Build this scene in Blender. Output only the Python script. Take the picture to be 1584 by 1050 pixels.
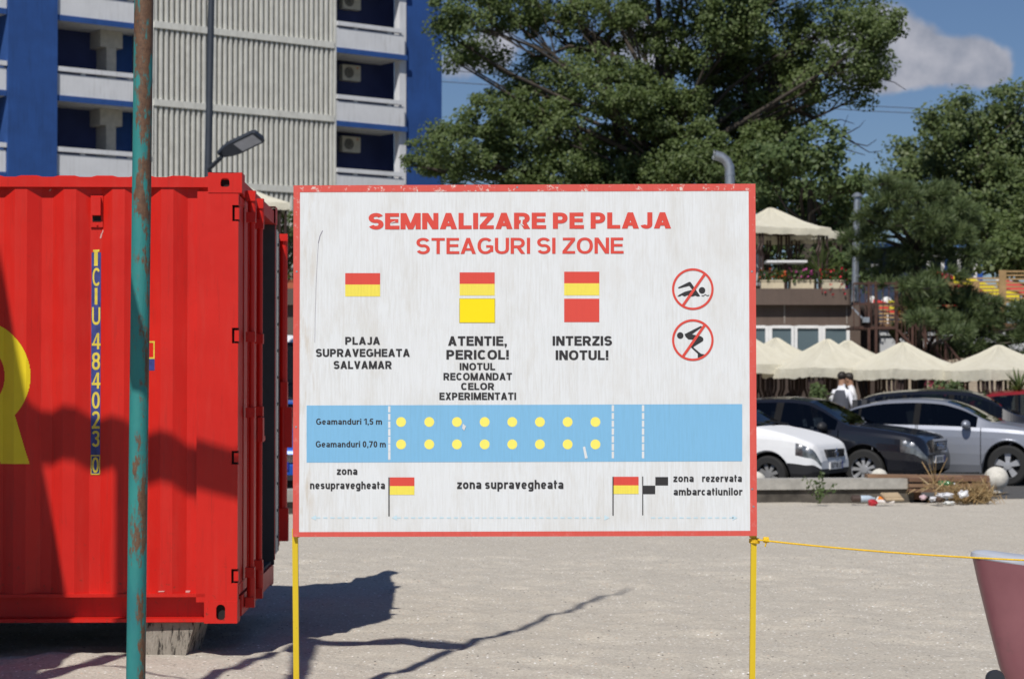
import bpy, math, random
import numpy as np
from mathutils import Vector, Matrix
random.seed(7); np.random.seed(7)
S = bpy.context.scene
for o in list(S.objects): bpy.data.objects.remove(o)
R = math.radians
# ------------------------------------------------------------------ camera, sky, sun, exposure
F, CZ, HOR = 3250.0, 1.6, 597.0
PITCH = math.atan((HOR - 525) / F)
cam = bpy.data.cameras.new('camera'); camo = bpy.data.objects.new('camera', cam); S.collection.objects.link(camo)
cam.sensor_width = 36; cam.lens = F / 1584 * 36; cam.clip_end = 6000; cam.clip_start = 0.1
camo.location = (0, 0, CZ); camo.rotation_euler = (R(90) + PITCH, 0, 0)
cam.dof.use_dof = True; cam.dof.focus_distance = 8.6; cam.dof.aperture_fstop = 7.0
S.camera = camo
LIGHT = Vector((.33, 1.0, -1.255)).normalized()          # the way sunlight travels
sun = bpy.data.lights.new('sun', 'SUN'); suno = bpy.data.objects.new('sun', sun); S.collection.objects.link(suno)
sun.energy = 4.2; sun.angle = R(.53); sun.color = (1, .955, .89)
suno.rotation_euler = LIGHT.to_track_quat('-Z', 'Y').to_euler(); suno.location = (-6, -14, 20)
W = bpy.data.worlds.new('World'); S.world = W; W.use_nodes = True
wn, wl = W.node_tree.nodes, W.node_tree.links
def N(nt, t, **kw):
    n = nt.nodes.new(t)
    for k, v in kw.items(): setattr(n, k, v)
    return n
def build_world():
    nt = W.node_tree; bg = wn['Background']
    sky = N(nt, 'ShaderNodeTexSky', sky_type='NISHITA'); sky.sun_disc = False
    sky.sun_elevation = math.asin(-LIGHT.z); sky.sun_rotation = math.atan2(-LIGHT.x, -LIGHT.y)
    sky.air_density = 1.0; sky.dust_density = 0.25; sky.ozone_density = 3.0; sky.altitude = 0
    bg.inputs['Strength'].default_value = .062
    tc = N(nt, 'ShaderNodeTexCoord'); sep = N(nt, 'ShaderNodeSeparateXYZ'); wl.new(tc.outputs['Generated'], sep.inputs[0])
    def math_(op, a, b=None, c=None):
        m = N(nt, 'ShaderNodeMath', operation=op)
        for i, v in enumerate((a, b, c)):
            if v is None: continue
            if isinstance(v, (int, float)): m.inputs[i].default_value = v
            else: wl.new(v, m.inputs[i])
        return m.outputs[0]
    yy = math_('MAXIMUM', sep.outputs['Y'], .05)
    a = math_('DIVIDE', sep.outputs['X'], yy); e = math_('DIVIDE', sep.outputs['Z'], yy)
    ns = N(nt, 'ShaderNodeTexNoise'); ns.inputs['Scale'].default_value = 42; ns.inputs['Detail'].default_value = 6; ns.inputs['Roughness'].default_value = .55
    wl.new(tc.outputs['Generated'], ns.inputs['Vector'])
    tot = None     # cloud puffs as azimuth tangent, elevation tangent, radii, weight
    for (px, py, rx, ry, wt) in [(1392, 55, 55, 55, .9), (1455, 92, 70, 42, 1), (1515, 88, 46, 40, 1.0), (1545, 108, 26, 26, .6), (1365, 112, 70, 40, .8), (1300, 60, 90, 60, .7),
                                 (725, 90, 90, 45, .55), (760, 60, 60, 40, .5), (1010, 70, 120, 50, .8), (1110, 250, 130, 60, .5), (1960, 60, 160, 60, .8), (2300, 150, 260, 60, .8), (-500, 100, 300, 80, .8), (100, -200, 300, 90, .8)]:
        A, E = (px - 792) / F, (HOR - py) / F
        dx = math_('DIVIDE', math_('SUBTRACT', a, A), rx / F); dy = math_('DIVIDE', math_('SUBTRACT', e, E), ry / F)
        g = math_('MULTIPLY', math_('EXPONENT', math_('MULTIPLY', math_('ADD', math_('MULTIPLY', dx, dx), math_('MULTIPLY', dy, dy)), -1.0)), wt)
        tot = g if tot is None else math_('ADD', tot, g)
    dens = math_('ADD', tot, math_('MULTIPLY', math_('SUBTRACT', ns.outputs[0], .5), 1.15))
    mr = N(nt, 'ShaderNodeMapRange', interpolation_type='SMOOTHSTEP'); wl.new(dens, mr.inputs[0]); mr.inputs[1].default_value = .42; mr.inputs[2].default_value = .80; mr.inputs[4].default_value = .92
    ns2 = N(nt, 'ShaderNodeTexNoise'); ns2.inputs['Scale'].default_value = 60; ns2.inputs['Detail'].default_value = 4; wl.new(tc.outputs['Generated'], ns2.inputs['Vector'])
    cr = N(nt, 'ShaderNodeValToRGB'); wl.new(ns2.outputs[0], cr.inputs[0])
    cr.color_ramp.elements[0].position = .35; cr.color_ramp.elements[0].color = (4.7, 5.0, 6.0, 1); cr.color_ramp.elements[1].position = .65; cr.color_ramp.elements[1].color = (7.6, 7.6, 8.4, 1)
    mx = N(nt, 'ShaderNodeMix', data_type='RGBA'); wl.new(mr.outputs[0], mx.inputs[0]); tn = N(nt, 'ShaderNodeMix', data_type='RGBA', blend_type='MULTIPLY'); tn.inputs[0].default_value = 1; tn.inputs[7].default_value = (.70, .78, .96, 1); wl.new(sky.outputs[0], tn.inputs[6]); wl.new(tn.outputs[2], mx.inputs[6]); wl.new(cr.outputs[0], mx.inputs[7])
    wl.new(mx.outputs[2], bg.inputs['Color'])
build_world()
S.view_settings.view_transform = 'Standard'; S.view_settings.look = 'None'; S.view_settings.gamma = 1; S.view_settings.exposure = 0.0
S.render.engine = 'CYCLES'; S.cycles.use_denoising = True; S.cycles.max_bounces = 6

def at(px, py, Y):                       # point at depth Y seen at pixel (px, py) of the photograph
    f = F * math.cos(PITCH) - (525 - py) * math.sin(PITCH); u = F * math.sin(PITCH) + (525 - py) * math.cos(PITCH)
    return Vector(((px - 792) / f * Y, Y, CZ + u / f * Y))
# ------------------------------------------------------------------ materials
MATS = {}
def srgb(r, g, b): return tuple(((c / 255) / 12.92 if c / 255 <= .04045 else ((c / 255 + .055) / 1.055) ** 2.4) for c in (r, g, b))
def newmat(name):
    m = bpy.data.materials.new(name); m.use_nodes = True; MATS[name] = m
    return m, m.node_tree, m.node_tree.nodes['Principled BSDF']
def ramp(nt, src, stops, mode='LINEAR'):
    c = N(nt, 'ShaderNodeValToRGB'); c.color_ramp.interpolation = mode; nt.links.new(src, c.inputs[0])
    el = c.color_ramp.elements
    while len(el) < len(stops): el.new(.5)
    for e, (p, col) in zip(el, stops): e.position = p; e.color = (*col, 1) if len(col) == 3 else col
    return c.outputs[0]
def noise(nt, scale, detail=4, rough=.55, vec=None, stretch=None, out=0):
    n = N(nt, 'ShaderNodeTexNoise'); n.inputs['Scale'].default_value = scale; n.inputs['Detail'].default_value = detail; n.inputs['Roughness'].default_value = rough
    if vec is None: vec = N(nt, 'ShaderNodeTexCoord').outputs['Object']
    if stretch:
        mp = N(nt, 'ShaderNodeMapping'); mp.inputs['Scale'].default_value = stretch; nt.links.new(vec, mp.inputs[0]); vec = mp.outputs[0]
    nt.links.new(vec, n.inputs['Vector']); return n.outputs[out]
def mixc(nt, fac, a, b, blend='MIX'):
    m = N(nt, 'ShaderNodeMix', data_type='RGBA', blend_type=blend)
    for i, v in ((0, fac), (6, a), (7, b)):
        if isinstance(v, (int, float)): m.inputs[i].default_value = v
        elif isinstance(v, tuple): m.inputs[i].default_value = (*v, 1)
        else: nt.links.new(v, m.inputs[i])
    return m.outputs[2]
def bump(nt, b, h, strength, dist=.01):
    n = N(nt, 'ShaderNodeBump'); n.inputs['Strength'].default_value = strength; n.inputs['Distance'].default_value = dist
    nt.links.new(h, n.inputs['Height']); nt.links.new(n.outputs[0], b.inputs['Normal'])
def M(name, col, rough=.6, metal=0, var=.12, scale=6, bmp=0, spec=.5, coat=0, stretch=None):
    if name in MATS: return MATS[name]
    m, nt, b = newmat(name)
    n = noise(nt, scale, 5, .6, stretch=stretch)
    c = ramp(nt, n, [(.3, tuple(x * (1 - var) for x in col)), (.7, tuple(min(1, x * (1 + var)) for x in col))])
    nt.links.new(c, b.inputs['Base Color'])
    b.inputs['Roughness'].default_value = rough; b.inputs['Metallic'].default_value = metal; b.inputs['Specular IOR Level'].default_value = spec
    if coat: b.inputs['Coat Weight'].default_value = coat; b.inputs['Coat Roughness'].default_value = .04
    if bmp: bump(nt, b, n, bmp)
    return m
def leafmat(name, c0, c1, c2, trans=.35, rough=.5):
    m, nt, b = newmat(name)
    g = N(nt, 'ShaderNodeNewGeometry')
    c = ramp(nt, g.outputs['Random Per Island'], [(0, c0), (.55, c1), (1, c2)])
    nt.links.new(c, b.inputs['Base Color']); b.inputs['Roughness'].default_value = rough; b.inputs['Specular IOR Level'].default_value = .35
    t = N(nt, 'ShaderNodeBsdfTranslucent'); nt.links.new(mixc(nt, .5, c, (.12, .16, .02)), t.inputs[0])
    mx = N(nt, 'ShaderNodeMixShader'); mx.inputs[0].default_value = trans
    nt.links.new(b.outputs[0], mx.inputs[1]); nt.links.new(t.outputs[0], mx.inputs[2]); nt.links.new(mx.outputs[0], nt.nodes['Material Output'].inputs[0])
    return m
# ------------------------------------------------------------------ mesh helpers
class MB:
    def __init__(s): s.v = []; s.f = []; s.m = []; s.k = 0
    def add(s, vs, fs, mi=None):
        b = len(s.v); s.v += [tuple(v) for v in vs]; s.f += [tuple(i + b for i in f) for f in fs]; s.m += [s.k if mi is None else mi] * len(fs); return s
    def box(s, c, size, rot=None, taper=1.0):
        c = Vector(c); hx, hy, hz = (x / 2 for x in size); vs = []
        for z in (-1, 1):
            t = taper if z > 0 else 1
            for x, y in ((-1, -1), (1, -1), (1, 1), (-1, 1)):
                p = Vector((x * hx * t, y * hy * t, z * hz)); p = rot @ p if rot is not None else p; vs.append(c + p)
        return s.add(vs, [(3, 2, 1, 0), (4, 5, 6, 7), (0, 1, 5, 4), (1, 2, 6, 5), (2, 3, 7, 6), (3, 0, 4, 7)])
    def bb(s, x0, x1, y0, y1, z0, z1): return s.box(((x0 + x1) / 2, (y0 + y1) / 2, (z0 + z1) / 2), (abs(x1 - x0), abs(y1 - y0), abs(z1 - z0)))
    def bar(s, a, b, w, d=None):
        a, b = Vector(a), Vector(b); q = (b - a).to_track_quat('Z', 'X').to_matrix(); return s.box((a + b) / 2, (w, d or w, (b - a).length), q)
    def tube(s, pts, r, n=8, caps=True):
        pts = [Vector(p) for p in pts]; rs = r if isinstance(r, (list, tuple)) else [r] * len(pts); b = len(s.v); prev = None; vs = []; fs = []
        for i, p in enumerate(pts):
            t = (pts[min(i + 1, len(pts) - 1)] - pts[max(i - 1, 0)]).normalized()
            if prev is None: x = t.orthogonal().normalized()
            else:
                x = prev - t * prev.dot(t); x = x.normalized() if x.length > 1e-6 else t.orthogonal().normalized()
            prev = x; y = t.cross(x)
            vs += [p + (x * math.cos(2 * math.pi * k / n) + y * math.sin(2 * math.pi * k / n)) * rs[i] for k in range(n)]
        for i in range(len(pts) - 1):
            fs += [(i * n + k, i * n + (k + 1) % n, (i + 1) * n + (k + 1) % n, (i + 1) * n + k) for k in range(n)]
        if caps: fs += [tuple(range(n - 1, -1, -1)), tuple((len(pts) - 1) * n + k for k in range(n))]
        return s.add(vs, fs)
    def lathe(s, prof, c=(0, 0, 0), axis='Z', n=24, caps=True):
        c = Vector(c); vs = []; fs = []
        for (r, h) in prof:
            for k in range(n):
                a = 2 * math.pi * k / n; p = (r * math.cos(a), r * math.sin(a), h)
                vs.append(c + Vector(p if axis == 'Z' else (p[0], p[2], p[1]) if axis == 'Y' else (p[2], p[0], p[1])))
        for i in range(len(prof) - 1): fs += [(i * n + k, i * n + (k + 1) % n, (i + 1) * n + (k + 1) % n, (i + 1) * n + k) for k in range(n)]
        if caps and prof[0][0] > 1e-4: fs.append(tuple(range(n - 1, -1, -1)))
        if caps and prof[-1][0] > 1e-4: fs.append(tuple((len(prof) - 1) * n + k for k in range(n)))
        return s.add(vs, fs)
    def ball(s, c, r, n=16, m=10):
        rx, ry, rz = r if isinstance(r, (list, tuple)) else (r, r, r); c = Vector(c); vs = []; fs = []
        for i in range(m + 1):
            t = math.pi * i / m
            for k in range(n):
                a = 2 * math.pi * k / n; vs.append(c + Vector((rx * math.sin(t) * math.cos(a), ry * math.sin(t) * math.sin(a), -rz * math.cos(t))))
        for i in range(m): fs += [(i * n + k, i * n + (k + 1) % n, (i + 1) * n + (k + 1) % n, (i + 1) * n + k) for k in range(n)]
        return s.add(vs, fs)
    def prism(s, poly, a, b):            # polygon points pushed from offset vector a to offset vector b
        n = len(poly); a, b = Vector(a), Vector(b); vs = [Vector(p) + a for p in poly] + [Vector(p) + b for p in poly]
        return s.add(vs, [tuple(range(n)), tuple(range(2 * n - 1, n - 1, -1))] + [(i, n + i, n + (i + 1) % n, (i + 1) % n) for i in range(n)])
    def build(s, name, mats, parent=None, smooth=None, world=False, recalc=False):
        me = bpy.data.meshes.new(name); v = s.v
        if world and parent is not None:
            off = Vector((0, 0, 0)); q = parent
            while q is not None: off += q.location; q = q.parent
            v = [tuple(Vector(p) - off) for p in v]
        loc = None
        if parent is None:
            a = np.array(v); loc = Vector(((a[:, 0].min() + a[:, 0].max()) / 2, (a[:, 1].min() + a[:, 1].max()) / 2, a[:, 2].min())); v = [tuple(Vector(p) - loc) for p in v]
        me.from_pydata(v, [], s.f); me.update()
        for m in (mats if isinstance(mats, (list, tuple)) else [mats]): me.materials.append(m)
        if len(me.materials) > 1: me.polygons.foreach_set('material_index', s.m)
        if recalc:
            import bmesh
            bm = bmesh.new(); bm.from_mesh(me); bmesh.ops.remove_doubles(bm, verts=bm.verts, dist=1e-5); bmesh.ops.recalc_face_normals(bm, faces=bm.faces); bm.to_mesh(me); bm.free()
        if smooth is not None:
            me.polygons.foreach_set('use_smooth', [True] * len(me.polygons)); me.set_sharp_from_angle(angle=R(smooth))
        o = bpy.data.objects.new(name, me); S.collection.objects.link(o)
        if parent is not None: o.parent = parent
        else: o.location = loc
        return o
def tag(o, label, cat, group=None, kind=None):
    if label: o['label'] = label
    if cat: o['category'] = cat
    if group: o['group'] = group
    if kind: o['kind'] = kind
    return o
def thing(name, label, cat, loc=(0, 0, 0), rotz=0, group=None):
    o = bpy.data.objects.new(name, None); S.collection.objects.link(o); o.empty_display_size = .2
    o.location = loc; o.rotation_euler = (0, 0, rotz); return tag(o, label, cat, group)
def dup(o, parent=None):
    c = o.copy(); S.collection.objects.link(c); c.parent = parent
    for ch in list(o.children): dup(ch, c)
    return c
# ------------------------------------------------------------------ common materials
white_metal = M('white_paint', (.78, .78, .77), .5, var=.05)
black_rubber = M('rubber', (.018, .018, .018), .85)
dark_iron = M('dark_iron', (.055, .033, .028), .6, .3)
rust_steel = M('rust_steel', (.075, .036, .026), .75, .2, var=.35)
galv = M('galvanised_steel', (.42, .45, .48), .42, .8, var=.2, scale=10)
chrome = M('chrome', (.8, .8, .82), .12, 1, var=.02)
timber = M('timber', (.20, .115, .06), .8, var=.35, scale=5, bmp=.3)
concrete = M('concrete', (.30, .285, .26), .9, var=.22, scale=9, bmp=.5)
# ------------------------------------------------------------------ ground
def vnoise(X, Y, scale, seed):
    rs = np.random.RandomState(seed); T = rs.rand(256, 256); x = X / scale; y = Y / scale
    xi = np.floor(x).astype(int); yi = np.floor(y).astype(int); fx = x - xi; fy = y - yi; fx = fx * fx * (3 - 2 * fx); fy = fy * fy * (3 - 2 * fy)
    g = lambda a, b: T[a % 256, b % 256]
    return (g(xi, yi) * (1 - fx) + g(xi + 1, yi) * fx) * (1 - fy) + (g(xi, yi + 1) * (1 - fx) + g(xi + 1, yi + 1) * fx) * fy - .5
def sand_mat():
    m, nt, b = newmat('sand'); tc = N(nt, 'ShaderNodeTexCoord').outputs['Object']
    big = noise(nt, .9, 4, .6, tc); fine = noise(nt, 48, 4, .75, tc); mid = noise(nt, 9, 4, .6, tc)
    c = ramp(nt, big, [(.3, (.475, .432, .362)), (.7, (.55, .506, .43))])
    c = mixc(nt, .45, c, ramp(nt, mid, [(.3, (.44, .396, .325)), (.75, (.585, .545, .47))]))
    c = mixc(nt, .55, c, ramp(nt, fine, [(.28, (.22, .19, .155)), (.46, (.51, .465, .392)), (.68, (.72, .675, .59))]))
    v = N(nt, 'ShaderNodeTexVoronoi'); v.inputs['Scale'].default_value = 34; nt.links.new(tc, v.inputs['Vector'])
    sh = N(nt, 'ShaderNodeSeparateColor'); nt.links.new(v.outputs['Color'], sh.inputs[0])
    d = ramp(nt, v.outputs['Distance'], [(.20, (1, 1, 1)), (.30, (0, 0, 0))])
    pick = ramp(nt, sh.outputs[0], [(.56, (0, 0, 0)), (.58, (1, 1, 1))])
    col = ramp(nt, sh.outputs[1], [(0, (.85, .83, .78)), (.35, (.58, .44, .33)), (.5, (.70, .60, .50)), (.66, (.10, .09, .085)), (.85, (.90, .88, .86))], 'CONSTANT')
    c = mixc(nt, mixc(nt, 1.0, d, pick, 'MULTIPLY'), c, col)
    nt.links.new(c, b.inputs['Base Color']); b.inputs['Roughness'].default_value = .95; b.inputs['Specular IOR Level'].default_value = .2
    h = N(nt, 'ShaderNodeMath', operation='ADD'); nt.links.new(fine, h.inputs[0]); nt.links.new(mid, h.inputs[1]); bump(nt, b, h.outputs[0], .9, .012)
    return m
def ground_sheet():
    xs = np.concatenate([np.arange(-20, -6, .5), np.arange(-6, 6, .06), np.arange(6, 26, .5)])
    ys = np.concatenate([np.arange(-12, 9.5, .5), np.arange(9.5, 19.5, .045), np.arange(19.5, 36, .16)])
    X, Y = np.meshgrid(xs, ys)
    Z = .05 * vnoise(X, Y, 2.3, 1) + .03 * vnoise(X, Y, .8, 2) + .020 * vnoise(X, Y, .33, 3) + .014 * vnoise(X, Y, .11, 4)
    hummock = np.maximum(0, vnoise(X, Y, .26, 9) + .02) * .05 * (Y < 20); Z = Z + hummock
    rd = np.random.RandomState(31)                            # footprints and scuffs
    for k in range(230):
        cx, cy = rd.uniform(-5, 5.6), rd.uniform(10.2, 19.3) if k < 190 else rd.uniform(19, 27); an = rd.uniform(0, 3.14); ca, sa = math.cos(an), math.sin(an); dx, dy = X - cx, Y - cy; u, v = (dx * ca + dy * sa) / rd.uniform(.13, .2), (-dx * sa + dy * ca) / rd.uniform(.07, .11); q = u * u + v * v
        Z = Z - rd.uniform(.008, .024) * np.exp(-q) + .007 * np.exp(-(np.sqrt(q) - 1.5) ** 2 * 6)
    Z = Z + .03 - np.clip((Y - 16) / 12, 0, 1) * .02
    kb = np.interp(X, [-20, -8, 0, 3, 6.2, 30], [18, 23.6, 27.6, 29.2, 29.7, 31.0])        # the sand ends under the kerb
    Z = Z - .035 * np.exp(-((Y - kb + .3) / .9) ** 2)
    Z = np.where(Y > kb + .25, -.35, Z); ny, nx = X.shape
    idx = np.arange(nx * ny).reshape(ny, nx)
    f = np.stack([idx[:-1, :-1], idx[:-1, 1:], idx[1:, 1:], idx[1:, :-1]], -1).reshape(-1, 4)
    mb = MB(); mb.v = np.stack([X, Y, Z], -1).reshape(-1, 3).tolist(); mb.f = f.tolist(); mb.m = [0] * len(f)
    tag(mb.build('sand', sand_mat(), smooth=80), None, None, kind='structure')
    g = MB(); g.add([(-3000, -3000, -.25), (3000, -3000, -.25), (3000, 5000, -.25), (-3000, 5000, -.25)], [(0, 1, 2, 3)])
    tag(g.build('ground', M('earth', (.16, .15, .11), .95, var=.3, scale=.3)), None, None, kind='structure')
    a = MB(); kx = [-30, -8, 0, 3, 6.2, 34]; ky = [13.5, 23.9, 27.9, 29.5, 30.0, 31.3]
    for i in range(5): a.add([(kx[i], ky[i], 0), (kx[i + 1], ky[i + 1], 0), (kx[i + 1], 43, 0), (kx[i], 43, 0)], [(0, 1, 2, 3)])
    tag(a.build('parking_lot', M('asphalt', (.085, .083, .08), .9, var=.3, scale=14, bmp=.4)), None, None, kind='structure')
    p = MB(); p.bb(-30, 40, 40.2, 52, -.2, .14); tag(p.build('pavement', M('paving', (.26, .24, .21), .9, var=.2, scale=5)), None, None, kind='structure')
ground_sheet()
def kerb():
    pts = [(-16, 19.5), (-8, 23.7), (0, 27.7), (3, 29.3), (5.68, 29.65)]
    cap = MB(); base = MB()
    for (x0, y0), (x1, y1) in zip(pts[:-1], pts[1:]):
        d = Vector((x1 - x0, y1 - y0, 0)); L = d.length; d.normalize(); n = Vector((-d.y, d.x, 0)); k = max(1, int(L / 1.6))
        for i in range(k):
            a = Vector((x0, y0, 0)) + d * (L * i / k + .006); b = Vector((x0, y0, 0)) + d * (L * (i + 1) / k - .006)
            cap.prism([a - n * .02, b - n * .02, b + n * .42, a + n * .42], (0, 0, .155), (0, 0, .30)); 
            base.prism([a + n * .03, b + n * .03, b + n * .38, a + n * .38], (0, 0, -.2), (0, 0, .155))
    x1, y1 = pts[-1]; cap.lathe([(.22, .155), (.22, .29), (.20, .30)], (x1, y1 + .2, 0), n=20)
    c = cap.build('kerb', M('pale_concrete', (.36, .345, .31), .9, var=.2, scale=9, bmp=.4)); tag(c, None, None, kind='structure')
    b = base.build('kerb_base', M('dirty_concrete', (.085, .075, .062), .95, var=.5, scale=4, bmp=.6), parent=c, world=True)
kerb()
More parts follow.
